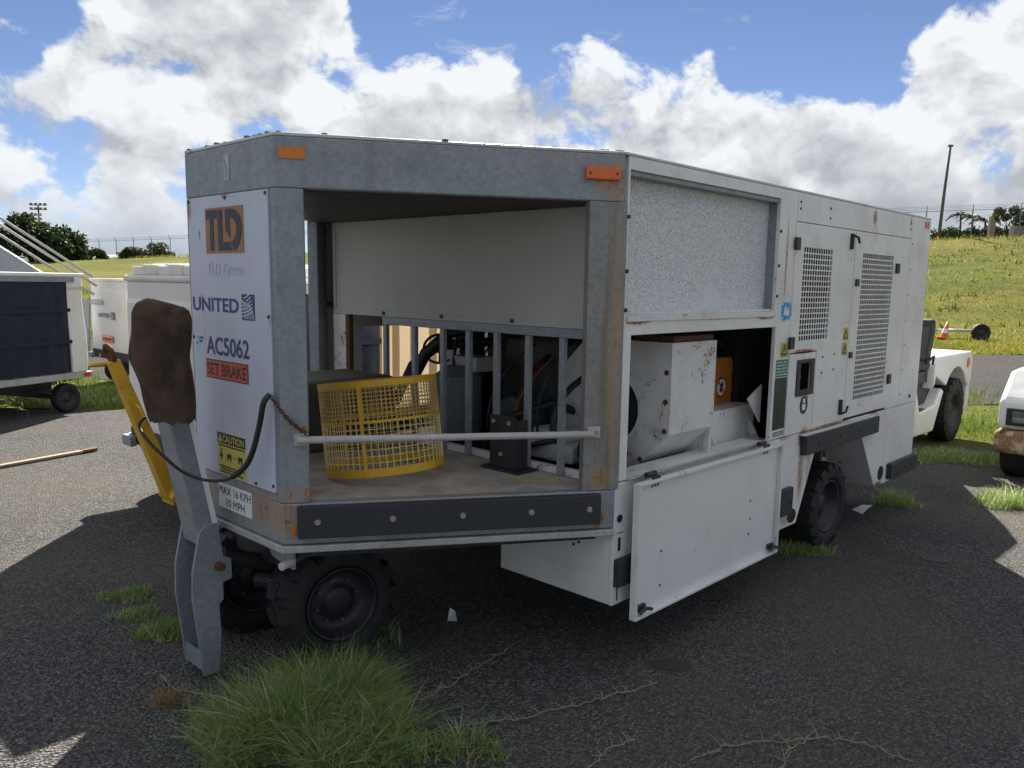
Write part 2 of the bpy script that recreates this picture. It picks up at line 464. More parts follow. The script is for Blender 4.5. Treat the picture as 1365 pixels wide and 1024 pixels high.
def m_gravel(name='gravel_chipseal', k=1.0):
    """old chip-seal surface: stones bedded in dark binder"""
    m, t, bs, P, O = new_mat(name)
    wv = t.vmath('ADD', P, t.vmath('MULTIPLY', t.node('ShaderNodeTexNoise', {'Vector': P, 'Scale': 60.0}).outputs[1], (0.008, 0.008, 0)))
    c1 = t.node('ShaderNodeSeparateColor', {0: t.vor(wv, 74, 'F1', 1)}).outputs[0]
    d1 = t.vor(wv, 74, 'F1', 0)
    c2 = t.node('ShaderNodeSeparateColor', {0: t.vor(wv, 160, 'F1', 1)}).outputs[1]
    d2 = t.vor(wv, 160, 'F1', 0)
    big = t.noise(P, 0.55, 5, 0.6)
    mid = t.noise(P, 3.0, 5, 0.6)
    s = t.math('MULTIPLY_ADD', c1, 0.55, t.math('MULTIPLY', c2, 0.45))
    base = t.ramp(s, [(0.0, (0.040, 0.0395, 0.039)), (0.34, (0.100, 0.100, 0.100)), (0.58, (0.170, 0.168, 0.164)), (0.80, (0.255, 0.25, 0.242)), (1.0, (0.38, 0.372, 0.355))])
    base = t.mix(t.mapr(d1, 0.35, 0.75, 0.0, 0.65), base, (0.050, 0.049, 0.049))
    dark = t.mapr(t.noise(t.vmath('ADD', P, (7.3, 2.1, 0)), 0.8, 6, 0.65), 0.50, 0.72)
    base = t.mix(t.math('MULTIPLY', dark, 0.55), base, (0.060, 0.059, 0.060))
    patch = t.mapr(t.math('ADD', big, t.math('MULTIPLY', mid, 0.25)), 0.48, 0.82)
    base = t.mix(t.math('MULTIPLY', patch, 0.5), base, (0.17, 0.152, 0.128))
    base = t.mix(1.0, base, (k, k, k), 'MULTIPLY')
    t.set(bs, 'Base Color', base)
    bs.inputs['Roughness'].default_value = 0.95
    bs.inputs['Specular IOR Level'].default_value = 0.15
    h = t.math('SUBTRACT', t.math('MULTIPLY', c1, 0.5), t.math('MULTIPLY', d1, 1.2))
    h = t.math('ADD', h, t.math('MULTIPLY', t.math('SUBTRACT', c2, d2), 0.35))
    bump(t, bs, h, 1.0, 0.020)
    return m


M['gravel'] = m_gravel()
M['gravel_dark'] = m_gravel('dark_track_gravel', 0.55)


def m_ground():
    m, t, bs, P, O = new_mat('grassy_ground')
    big = t.noise(P, 0.09, 5, 0.6)
    mid = t.noise(P, 0.9, 6, 0.65)
    fine = t.noise(P, 7.0, 5, 0.7)
    tcv = t.vmath('MULTIPLY', P, (0.25, 0.25, 3.0))
    band = t.noise(tcv, 1.0, 5, 0.65)
    k = t.math('ADD', t.math('MULTIPLY', big, 0.45), t.math('ADD', t.math('MULTIPLY', mid, 0.35), t.math('MULTIPLY', band, 0.2)))
    c = t.ramp(k, [(0.30, (0.050, 0.095, 0.010)), (0.45, (0.115, 0.150, 0.016)), (0.54, (0.205, 0.185, 0.028)), (0.66, (0.30, 0.215, 0.065))])
    c = t.mix(t.mapr(fine, 0.35, 0.75, 0.0, 0.55), c, (0.045, 0.060, 0.012))
    c = t.mix(t.math('MULTIPLY', t.mapr(t.noise(t.vmath('MULTIPLY', P, (0.5, 0.5, 2.0)), 1.0, 6, 0.7), 0.60, 0.70), 0.7), c, (0.035, 0.032, 0.018))
    t.set(bs, 'Base Color', c)
    bs.inputs['Roughness'].default_value = 0.95
    bs.inputs['Specular IOR Level'].default_value = 0.1
    bump(t, bs, t.math('ADD', fine, mid), 1.0, 0.25)
    return m


M['ground'] = m_ground()


def m_leaf(name, stops, trans=0.35, patches=None):
    m, t, bs, P, O = new_mat(name)
    geo = t.node('ShaderNodeNewGeometry')
    c = t.ramp(geo.outputs['Random Per Island'], stops)
    n = t.noise(P, 1.3, 3)
    c = t.mix(t.mapr(n, 0.3, 0.7, 0.0, 0.35), c, tuple(x * 0.6 for x in stops[0][1]))
    if patches:
        k = t.math('ADD', t.math('MULTIPLY', t.noise(P, 0.35, 5, 0.65), 0.6), t.math('MULTIPLY', t.noise(t.vmath('MULTIPLY', P, (0.5, 0.5, 2.6)), 1.0, 5, 0.7), 0.4))
        c = t.mix(t.mapr(k, 0.50, 0.62, 0.0, 0.75), c, patches[0])
        c = t.mix(t.mapr(t.noise(P, 0.8, 6, 0.7), 0.56, 0.68, 0.0, 0.85), c, patches[1])
    t.set(bs, 'Base Color', c)
    bs.inputs['Roughness'].default_value = 0.6
    bs.inputs['Specular IOR Level'].default_value = 0.25
    tr = t.node('ShaderNodeBsdfTranslucent')
    t.set(tr, 0, c)
    mx = t.node('ShaderNodeMixShader', {0: trans, 1: bs.outputs[0], 2: tr.outputs[0]})
    t.l.new(mx.outputs[0], t.n['Material Output'].inputs[0])
    return m


M['blade'] = m_leaf('grass_blades', [(0.0, (0.07, 0.16, 0.018)), (0.45, (0.13, 0.22, 0.030)), (0.75, (0.22, 0.27, 0.05)), (1.0, (0.36, 0.30, 0.12))])
M['tuft'] = m_leaf('tuft_blades', [(0.0, (0.14, 0.27, 0.05)), (0.5, (0.24, 0.38, 0.10)), (0.76, (0.36, 0.41, 0.19)), (0.80, (0.52, 0.46, 0.28)), (1.0, (0.64, 0.55, 0.38))], 0.4)
M['field_blade'] = m_leaf('field_blades', [(0.0, (0.11, 0.18, 0.012)), (0.4, (0.20, 0.24, 0.020)), (0.75, (0.32, 0.29, 0.045)), (1.0, (0.42, 0.32, 0.10))], 0.4, ((0.30, 0.22, 0.07), (0.045, 0.06, 0.012)))
M['weed_blade'] = m_leaf('weed_blades', [(0.0, (0.035, 0.055, 0.012)), (0.6, (0.08, 0.11, 0.02)), (1.0, (0.16, 0.14, 0.04))], 0.3)
M['leaf_dark'] = m_leaf('dark_leaves', [(0.0, (0.018, 0.035, 0.012)), (0.6, (0.035, 0.065, 0.020)), (1.0, (0.07, 0.10, 0.035))], 0.25)
M['leaf_bush'] = m_leaf('bush_leaves', [(0.0, (0.03, 0.05, 0.014)), (0.6, (0.06, 0.085, 0.025)), (1.0, (0.11, 0.12, 0.04))], 0.25)
M['leaf_dry'] = m_leaf('dry_leaves', [(0.0, (0.25, 0.17, 0.08)), (1.0, (0.45, 0.34, 0.18))], 0.3)

# ------------------------------------------------------------------ mesh helpers
PINV = {}          # things whose parts are built in world coordinates


def tag(o, label=None, cat=None, group=None, kind=None):
    if label: o['label'] = label
    if cat: o['category'] = cat
    if group: o['group'] = group
    if kind: o['kind'] = kind
    return o


def empty(name, loc=(0, 0, 0), rz=0.0, label=None, cat=None, group=None, world=False):
    o = bpy.data.objects.new(name, None)
    COL.objects.link(o)
    o.location = loc
    o.rotation_euler = (0, 0, rz)
    o.empty_display_size = 0.2
    if world:
        PINV[o.name] = Matrix.Translation(-V(loc))
    return tag(o, label, cat, group)


def link(name, me, mat=None, parent=None, bevel=0.0, smooth=False, seg=2, stuff=False):
    o = bpy.data.objects.new(name, me)
    COL.objects.link(o)
    if mat is not None and not me.materials:
        me.materials.append(M[mat] if isinstance(mat, str) else mat)
    if parent is not None:
        o.parent = parent
        if parent.name in PINV:
            o.matrix_parent_inverse = PINV[parent.name]
    if smooth:
        me.polygons.foreach_set('use_smooth', [True] * len(me.polygons))
    if bevel:
        b = o.modifiers.new('bevel', 'BEVEL')
        b.width = bevel
        b.segments = seg
        b.limit_method = 'ANGLE'
        b.angle_limit = R_(40)
    if stuff:
        o['kind'] = 'stuff'
    return o


class MB:
    def __init__(self):
        self.v = []
        self.f = []

    def add(self, vs, fs):
        k = len(self.v)
        self.v += [tuple(p) for p in vs]
        self.f += [tuple(i + k for i in f) for f in fs]
        return self

    def box(self, lo, hi):
        x0, y0, z0 = lo
        x1, y1, z1 = hi
        if x0 > x1: x0, x1 = x1, x0
        if y0 > y1: y0, y1 = y1, y0
        if z0 > z1: z0, z1 = z1, z0
        vs = [(x0, y0, z0), (x1, y0, z0), (x1, y1, z0), (x0, y1, z0), (x0, y0, z1), (x1, y0, z1), (x1, y1, z1), (x0, y1, z1)]
        return self.add(vs, BOXF)

    def obox(self, o, a, b, c):
        """box from corner o with edge vectors a, b, c"""
        o, a, b, c = V(o), V(a), V(b), V(c)
        vs = [o, o + a, o + a + b, o + b, o + c, o + a + c, o + a + b + c, o + b + c]
        fs = BOXF if a.cross(b).dot(c) > 0 else [tuple(reversed(f)) for f in BOXF]
        return self.add(vs, fs)

    def prism(self, poly, ext):
        """poly: list of 3D points, ext: extrusion vector"""
        n = len(poly)
        ext = V(ext)
        p = [V(q) for q in poly]
        nn = V((0, 0, 0))
        for i in range(n):
            nn += p[i].cross(p[(i + 1) % n])
        if nn.dot(ext) > 0:
            p.reverse()
        vs = p + [q + ext for q in p]
        fs = [tuple(range(n)), tuple(reversed(range(n, 2 * n)))]
        for i in range(n):
            j = (i + 1) % n
            fs.append((j, i, i + n, j + n))
        return self.add(vs, fs)

    def cyl(self, p0, p1, r0, r1=None, n=16, caps=True):
        p0, p1 = V(p0), V(p1)
        r1 = r0 if r1 is None else r1
        ax = (p1 - p0).normalized()
        u = ax.orthogonal().normalized()
        w = ax.cross(u)
        vs = []
        for p, r in ((p0, r0), (p1, r1)):
            for i in range(n):
                a = 2 * math.pi * i / n
                vs.append(p + (u * math.cos(a) + w * math.sin(a)) * r)
        fs = [(i, (i + 1) % n, n + (i + 1) % n, n + i) for i in range(n)]
        if caps:
            fs += [tuple(reversed(range(n))), tuple(range(n, 2 * n))]
        return self.add(vs, fs)

    def tube(self, pts, r, n=8, caps=True):
        pts = [V(p) for p in pts]
        rs = r if isinstance(r, (list, tuple)) else [r] * len(pts)
        t0 = (pts[1] - pts[0]).normalized()
        u = t0.orthogonal().normalized()
        vs = []
        for i, p in enumerate(pts):
            a = pts[max(i - 1, 0)]
            b = pts[min(i + 1, len(pts) - 1)]
            t = (b - a).normalized()
            u = (u - t * u.dot(t)).normalized()
            w = t.cross(u)
            for k in range(n):
                g = 2 * math.pi * k / n
                vs.append(p + (u * math.cos(g) + w * math.sin(g)) * rs[i])
        fs = []
        for i in range(len(pts) - 1):
            for k in range(n):
                fs.append((i * n + k, i * n + (k + 1) % n, (i + 1) * n + (k + 1) % n, (i + 1) * n + k))
        if caps:
            fs += [tuple(reversed(range(n))), tuple(range((len(pts) - 1) * n, len(pts) * n))]
        return self.add(vs, fs)

    def lathe(self, c, ax, prof, n=32):
        """prof: list of (along axis, radius); closed loop if first==last"""
        c, ax = V(c), V(ax).normalized()
        u = ax.orthogonal().normalized()
        w = ax.cross(u)
        vs = []
        for (h, r) in prof:
            for i in range(n):
                a = 2 * math.pi * i / n
                vs.append(c + ax * h + (u * math.cos(a) + w * math.sin(a)) * r)
        fs = []
        for j in range(len(prof) - 1):
            for i in range(n):
                fs.append((j * n + i, j * n + (i + 1) % n, (j + 1) * n + (i + 1) % n, (j + 1) * n + i))
        return self.add(vs, fs)

    def ring(self, path, thick, z0, z1, out=0.0):
        """mitred wall strip along a plan path; inside is to the left of the walk"""
        P = [V((p[0], p[1], 0)) for p in path]
        ns = []
        for i in range(len(P) - 1):
            d = (P[i + 1] - P[i]).normalized()
            ns.append(V((-d.y, d.x, 0)))
        mit = []
        for i in range(len(P)):
            if i == 0: m = ns[0]
            elif i == len(P) - 1: m = ns[-1]
            else:
                m = (ns[i - 1] + ns[i])
                m = m / m.dot(ns[i])
            mit.append(m)
        vs = []
        for p, m in zip(P, mit):
            for off in (-out, thick):
                for z in (z0, z1):
                    q = p + m * off
                    vs.append((q.x, q.y, z))
        fs = []
        k = len(P)
        for i in range(k - 1):
            a, b = 4 * i, 4 * (i + 1)
            fs += [(a, b, b + 1, a + 1), (a + 2, a + 3, b + 3, b + 2), (a + 1, b + 1, b + 3, a + 3), (a, a + 2, b + 2, b)]
        fs += [(0, 1, 3, 2), (4 * k - 4, 4 * k - 2, 4 * k - 1, 4 * k - 3)]
        return self.add(vs, [tuple(reversed(f)) for f in fs])

    def mesh(self, name='m'):
        me = bpy.data.meshes.new(name)
        me.from_pydata(self.v, [], self.f)
        me.update()
        return me

    def build(self, name, mat, parent=None, bevel=0.0, smooth=False, stuff=False, seg=2):
        me = self.mesh(name)
        o = link(name, me, mat, parent, bevel, smooth, seg, stuff)
        return o


BOXF = [(0, 3, 2, 1), (4, 5, 6, 7), (0, 1, 5, 4), (1, 2, 6, 5), (2, 3, 7, 6), (3, 0, 4, 7)]


class Fr:
    """a vertical face: s along it (left to right seen from outside), z up, d outward"""
    def __init__(self, o, u, n, s0=0.0):
        self.o, self.u, self.n, self.s0 = V(o), V(u).normalized(), V(n).normalized(), s0

    def p(self, s, z, d=0.0):
        q = self.o + self.u * (s - self.s0) + self.n * d
        return V((q.x, q.y, q.z + z))

    def box(self, mb, s0, s1, z0, z1, d0, d1):
        return mb.obox(self.p(s0, z0, d0), self.u * (s1 - s0), V((0, 0, z1 - z0)), self.n * (d1 - d0))

    def holed(self, mb, s0, s1, z0, z1, holes, d0, d1):
        """flat panel with rectangular holes, cut into a grid of boxes (welded into one skin)"""
        ss = sorted({s0, s1, *[h[0] for h in holes], *[h[1] for h in holes]})
        zs = sorted({z0, z1, *[h[2] for h in holes], *[h[3] for h in holes]})
        idx = {}
        vs, fs = [], []

        def vid(i, j, k):
            if (i, j, k) not in idx:
                idx[(i, j, k)] = len(vs)
                vs.append(self.p(ss[i], zs[j], (d0, d1)[k]))
            return idx[(i, j, k)]

        def solid(i, j):
            if i < 0 or j < 0 or i >= len(ss) - 1 or j >= len(zs) - 1: return False
            cs, cz = (ss[i] + ss[i + 1]) / 2, (zs[j] + zs[j + 1]) / 2
            return not any(h[0] < cs < h[1] and h[2] < cz < h[3] for h in holes)

        for i in range(len(ss) - 1):
            for j in range(len(zs) - 1):
                if not solid(i, j): continue
                fs.append((vid(i, j, 1), vid(i + 1, j, 1), vid(i + 1, j + 1, 1), vid(i, j + 1, 1)))
                fs.append((vid(i, j, 0), vid(i, j + 1, 0), vid(i + 1, j + 1, 0), vid(i + 1, j, 0)))
                if not solid(i - 1, j): fs.append((vid(i, j, 0), vid(i, j, 1), vid(i, j + 1, 1), vid(i, j + 1, 0)))
                if not solid(i + 1, j): fs.append((vid(i + 1, j, 0), vid(i + 1, j + 1, 0), vid(i + 1, j + 1, 1), vid(i + 1, j, 1)))
                if not solid(i, j - 1): fs.append((vid(i, j, 0), vid(i + 1, j, 0), vid(i + 1, j, 1), vid(i, j, 1)))
                if not solid(i, j + 1): fs.append((vid(i, j + 1, 0), vid(i, j + 1, 1), vid(i + 1, j + 1, 1), vid(i + 1, j + 1, 0)))
        return mb.add(vs, fs)

    def poly(self, mb, pts, d0, d1):
        return mb.prism([self.p(s, z, d0) for s, z in pts], self.n * (d1 - d0))


def flat_text(s, fr, s0, s1, z0, z1, mat, parent, name='lettering', d=0.004, bold=0.0, shear=0.0):
    cu = bpy.data.curves.new('t', 'FONT')
    cu.body = s
    cu.offset = bold
    cu.shear = shear
    cu.resolution_u = 4
    o = bpy.data.objects.new('t', cu)
    COL.objects.link(o)
    dg = bpy.context.evaluated_depsgraph_get()
    me = bpy.data.meshes.new_from_object(o.evaluated_get(dg))
    bpy.data.objects.remove(o)
    bpy.data.curves.remove(cu)
    co = np.empty(len(me.vertices) * 3)
    me.vertices.foreach_get('co', co)
    co = co.reshape(-1, 3)
    mn, mx = co.min(0), co.max(0)
    out = np.empty_like(co)
    for i, (x, y, _) in enumerate(co):
        q = fr.p(s0 + (x - mn[0]) / (mx[0] - mn[0]) * (s1 - s0), z0 + (y - mn[1]) / (mx[1] - mn[1]) * (z1 - z0), d)
        out[i] = q
    me.vertices.foreach_set('co', out.ravel())
    me.materials.clear()
    me.name = name
    me.update()
    return link(name, me, mat, parent)


def plate(fr, s0, s1, z0, z1, mat, parent, name, d=0.0015, t=0.0015, bevel=0):
    mb = MB()
    fr.box(mb, s0, s1, z0, z1, d - t, d)
    return mb.build(name, mat, parent, bevel)


def strip2d(fr, mb, pts, w, d):
    """flat ribbon on a face following 2D points"""
    pts = [np.array(p, float) for p in pts]
    L, Rr = [], []
    for i, p in enumerate(pts):
        a, b = pts[max(0, i - 1)], pts[min(len(pts) - 1, i + 1)]
        t = (b - a) / (np.linalg.norm(b - a) + 1e-9)
        n = np.array((-t[1], t[0])) * w / 2
        L.append(fr.p(*(p + n), d))
        Rr.append(fr.p(*(p - n), d))
    k = len(pts)
    mb.add(L + Rr, [(i, k + i, k + i + 1, i + 1) for i in range(k - 1)])


def emblem(fr, s0, s1, z0, z1, parent, d, mat='indigo', ink='sticker_white', name='globe_emblem'):
    """dark square with a quarter globe of white grid lines"""
    e = plate(fr, s0, s1, z0, z1, mat, parent, name, d)
    mb = MB()
    w, h = s1 - s0, z1 - z0
    cx, cz = s0 + 0.02 * w, z0 + 0.05 * h
    clip = lambda p: (min(max(p[0], s0), s1), min(max(p[1], z0), z1))
    for k in range(7):                       # meridians, bowed
        f = 0.18 + 0.13 * k
        pts = []
        for i in range(13):
            a = i / 12
            pts.append(clip((cx + w * (f * math.sin(a * math.pi * 0.5) * 0.95), cz + h * 0.88 * math.cos(a * math.pi * 0.5) * (1 - 0.03 * k))))
        strip2d(fr, mb, pts, w * 0.035, d + 0.001)
    for k in range(6):                       # parallels
        z = cz + h * (0.1 + 0.135 * k)
        pts = [clip((cx + w * (0.86 * (1 - (k / 7.5) ** 2) ** 0.5) * a, z + h * 0.22 * a * a)) for a in np.linspace(0, 1, 9)]
        strip2d(fr, mb, pts, w * 0.035, d + 0.001)
    mb.build('globe_lines', ink, e)
    return e


def bolt(fr, s, z, d, r, parent, mat='bolt', name='bolt', h=0.008):
    mb = MB()
    mb.cyl(fr.p(s, z, d - 0.002), fr.p(s, z, d + h), r, r * 0.8, 8)
    return mb.build(name, mat, parent)


def wheel(parent, c, ax, R, Wd, rim='rim', lug=0, nbolt=8, holes=0, rimr=0.60):
    """tyre + rim (+ bolts). ax points outward"""
    c, ax = V(c), V(ax).normalized()
    h = Wd / 2
    ri = R * rimr
    prof = [(-h * 0.72, ri * 0.99), (-h * 0.98, ri * 1.10), (-h, (R + ri) / 2), (-h * 0.93, R * 0.94), (-h * 0.78, R * 0.985), (0, R), (h * 0.78, R * 0.985), (h * 0.93, R * 0.94),
            (h, (R + ri) / 2), (h * 0.985, ri * 1.16), (h * 0.94, ri * 1.10), (h * 0.72, ri * 0.99), (-h * 0.72, ri * 0.99)]
    mb = MB()
    if lug:
        prof = [(a, r - (0.022 if r > R * 0.93 else 0)) for a, r in prof]
    mb.lathe(c, ax, prof, 48)
    if lug:
        u = ax.orthogonal().normalized()
        w = ax.cross(u)
        for side in (-1, 1):
            for i in range(lug):
                a = 2 * math.pi * (i + 0.25 * side) / lug
                da = 2 * math.pi / lug * 0.31
                vs = []
                for rr, hh, sk in ((R - 0.055, h * 1.01, 0), (R - 0.003, h * 0.90, 0), (R, h * 0.05, 0.5), (R - 0.05, h * 0.05, 0.5)):
                    for g in (-1, 1):
                        an = a + g * da + sk * da * side
                        vs.append(c + ax * (hh * side) + (u * math.cos(an) + w * math.sin(an)) * rr)
                fs = [(0, 1, 3, 2), (2, 3, 5, 4), (4, 5, 7, 6), (0, 2, 4, 6), (1, 7, 5, 3), (0, 6, 7, 1)]
                mb.add(vs, fs if side > 0 else [tuple(reversed(f)) for f in fs])
    ty = mb.build('tyre', 'tyre', parent, smooth=False)
    ty.data.polygons.foreach_set('use_smooth', [i < 12 * 48 for i in range(len(ty.data.polygons))])
    mb = MB()
    mb.lathe(c, ax, [(-h * 0.7, ri), (h * 0.80, ri), (h * 0.86, ri * 1.03), (h * 0.90, ri * 0.99), (h * 0.80, ri * 0.93), (h * 0.40, ri * 0.86), (h * 0.26, ri * 0.70), (h * 0.30, ri * 0.46),
                     (h * 0.46, ri * 0.40), (h * 0.50, ri * 0.36), (h * 0.55, ri * 0.10), (h * 0.55, 0.0005)], 40)
    rm = mb.build('rim', rim, ty, smooth=True)
    u = ax.orthogonal().normalized()
    w = ax.cross(u)
    for i in range(nbolt):
        a = 2 * math.pi * (i + 0.3) / nbolt
        p = c + (u * math.cos(a) + w * math.sin(a)) * ri * 0.60
        mb = MB()
        mb.cyl(p + ax * h * 0.24, p + ax * h * 0.40, ri * 0.055, ri * 0.045, 6)
        mb.build('bolt', 'wheel_bolt', ty)
    return ty


# ------------------------------------------------------------------ terrain
PL = V((41.0, 117.5, 0))
PR = V((73.4, 15.8, 0))
cl = (PR - PL)
CLEN = cl.length
cl.normalize()
cn = V((-cl.y, cl.x, 0))
if cn.dot(V((CAM.x, CAM.y, 0)) - PL) < 0: cn = -cn        # towards the camera


def terrain(x, y):
    dx, dy = x - PL.x, y - PL.y
    t = dx * cl.x + dy * cl.y
    s = dx * cn.x + dy * cn.y
    f = min(max(t / CLEN, -0.35), 1.4)
    zc = 4.1 + (5.95 - 4.1) * f
    k = min(max(1 - s / 40.0, 0), 1)
    base = zc * (k * k * (3 - 2 * k) * 0.55 + k * 0.45) if s > 0 else zc
    if s < -4:
        base = zc + min(-s - 4, 60) * (0.020 + 0.034 * f)
    rough = 0.0
    if 0 < k < 1 and s > 0:
        g = min(1, k * 6) * min(1, s / 3)
        rough = g * (0.16 * math.sin(x * 0.31 + y * 0.13) * math.sin(y * 0.23 - x * 0.07) + 0.10 * math.sin(s * 0.9 + 1.5 * math.sin(t * 0.11)))
    return base + rough


def build_ground():
    def axis(lo, hi, step, far):
        a = list(np.arange(lo, hi + 1e-6, step))
        g, x = [], hi
        w = step
        while x < far:
            w *= 1.35
            x += w
            g.append(x)
        b, x, w = [], lo, step
        while x > -far:
            w *= 1.35
            x -= w
            b.append(x)
        return list(reversed(b)) + a + g
    ts = axis(-60, CLEN + 40, 1.5, 3000)
    ss = axis(-14, 46, 0.8, 3000)
    vs, fs = [], []
    for t_ in ts:
        for s_ in ss:
            p = PL + cl * t_ + cn * s_
            vs.append((p.x, p.y, terrain(p.x, p.y)))
    n = len(ss)
    for i in range(len(ts) - 1):
        for j in range(n - 1):
            fs.append((i * n + j, i * n + j + 1, (i + 1) * n + j + 1, (i + 1) * n + j))
    mb = MB()
    mb.v, mb.f = vs, fs
    me = mb.mesh('grass_field')
    bm = bmesh.new()
    bm.from_mesh(me)
    bmesh.ops.recalc_face_normals(bm, faces=bm.faces)
    bm.faces.ensure_lookup_table()
    if sum(f.normal.z for f in bm.faces) < 0:
        bmesh.ops.reverse_faces(bm, faces=bm.faces)
    bm.to_mesh(me)
    bm.free()
    o = link('ground', me, 'ground', smooth=True)
    tag(o, 'grassy field rising to a low bank behind the parking area', kind='structure')


build_ground()


def uv2xy(u, v):
    p = V((CAM.x, CAM.y, 0)) + FWD * u + RGT * v
    return p.x, p.y


def sheet(name, edge_uv, z, mat, label):
    """flat sheet with a ragged outline given in forward/right metres"""
    pts = []
    for i in range(len(edge_uv)):
        a, b = np.array(edge_uv[i]), np.array(edge_uv[(i + 1) % len(edge_uv)])
        k = max(1, int(np.linalg.norm(b - a) / 0.25))
        for j in range(k):
            p = a + (b - a) * j / k
            pts.append((p[0] + rnd.uniform(-0.09, 0.09) + 0.12 * math.sin(p[1] * 1.7 + p[0]), p[1] + rnd.uniform(-0.06, 0.06)))
    me = bpy.data.meshes.new(name)
    bm = bmesh.new()
    f = bm.faces.new([bm.verts.new((*uv2xy(u, v), z)) for u, v in pts])
    bmesh.ops.triangulate(bm, faces=[f])
    bmesh.ops.recalc_face_normals(bm, faces=bm.faces)
    if sum(g.normal.z for g in bm.faces) < 0:
        bmesh.ops.reverse_faces(bm, faces=bm.faces)
    bm.to_mesh(me)
    bm.free()
    o = link(name, me, mat)
    tag(o, label, kind='structure')
    return o


sheet('gravel_lot', [(-25, -32), (-25, 32), (8.7, 32), (8.85, 9), (8.95, 4.5), (9.3, 2.5), (9.8, -1), (10.2, -5), (10.6, -9), (10.7, -32)], 0.004, 'gravel', 'dark gravel parking lot under the parked equipment')
sheet('gravel_road', [(13.3, -60), (13.3, 2.5), (12.6, 5), (12.2, 8), (11.9, 60), (21.0, 60), (22.6, 8), (22.9, -60)], 0.004, 'gravel_dark', 'grey gravel track beyond the grass strip')

# ------------------------------------------------------------------ grass
def blades(name, pos, h, w, lean, mat, parent=None, seg=2, label=None, zs=None):
    """pos Nx2 (or Nx3) roots; one tapering bent blade each"""
    n = len(pos)
    pos = np.asarray(pos, float)
    if pos.shape[1] == 2:
        pos = np.c_[pos, np.zeros(n)]
    ang = rng.uniform(0, 2 * np.pi, n)
    la = rng.uniform(0, 2 * np.pi, n)
    h = np.broadcast_to(h, n) * rng.uniform(0.45, 1.3, n)
    ln = np.broadcast_to(lean, n) * rng.uniform(0.2, 1.3, n)
    wd = np.stack([np.cos(ang), np.sin(ang), np.zeros(n)], 1) * (w / 2 * (0.5 + 1.9 * rng.uniform(0, 1, n) ** 3))[:, None]
    ld = np.stack([np.cos(la), np.sin(la), np.zeros(n)], 1)
    rows = []
    for k in range(seg + 1):
        f = k / seg
        c = pos + ld * (ln * h * f ** 1.8)[:, None]
        c[:, 2] += h * (f - 0.28 * ln * f * f)
        if k < seg:
            rows += [c - wd * (1 - 0.5 * f), c + wd * (1 - 0.5 * f)]
        else:
            rows.append(c)
    m = len(rows)
    vs = np.stack(rows, 1).reshape(-1, 3)
    loops, starts, tot = [], [], []
    base = np.arange(n) * m
    quads = [np.stack([base + 2 * k, base + 2 * k + 1, base + 2 * k + 3, base + 2 * k + 2], 1) for k in range(seg - 1)]
    tri = np.stack([base + 2 * (seg - 1), base + 2 * (seg - 1) + 1, base + m - 1], 1)
    idx = np.concatenate([q.ravel() for q in quads] + [tri.ravel()]) if quads else tri.ravel()
    cnt = np.concatenate([np.full(n * len(quads), 4), np.full(n, 3)])
    me = bpy.data.meshes.new(name)
    me.vertices.add(len(vs))
    me.vertices.foreach_set('co', vs.ravel())
    me.loops.add(len(idx))
    me.loops.foreach_set('vertex_index', idx.astype(np.int32))
    me.polygons.add(len(cnt))
    me.polygons.foreach_set('loop_start', np.concatenate([[0], np.cumsum(cnt)[:-1]]).astype(np.int32))
    me.polygons.foreach_set('loop_total', cnt.astype(np.int32))
    me.update(calc_edges=True)
    return link(name, me, mat, parent)


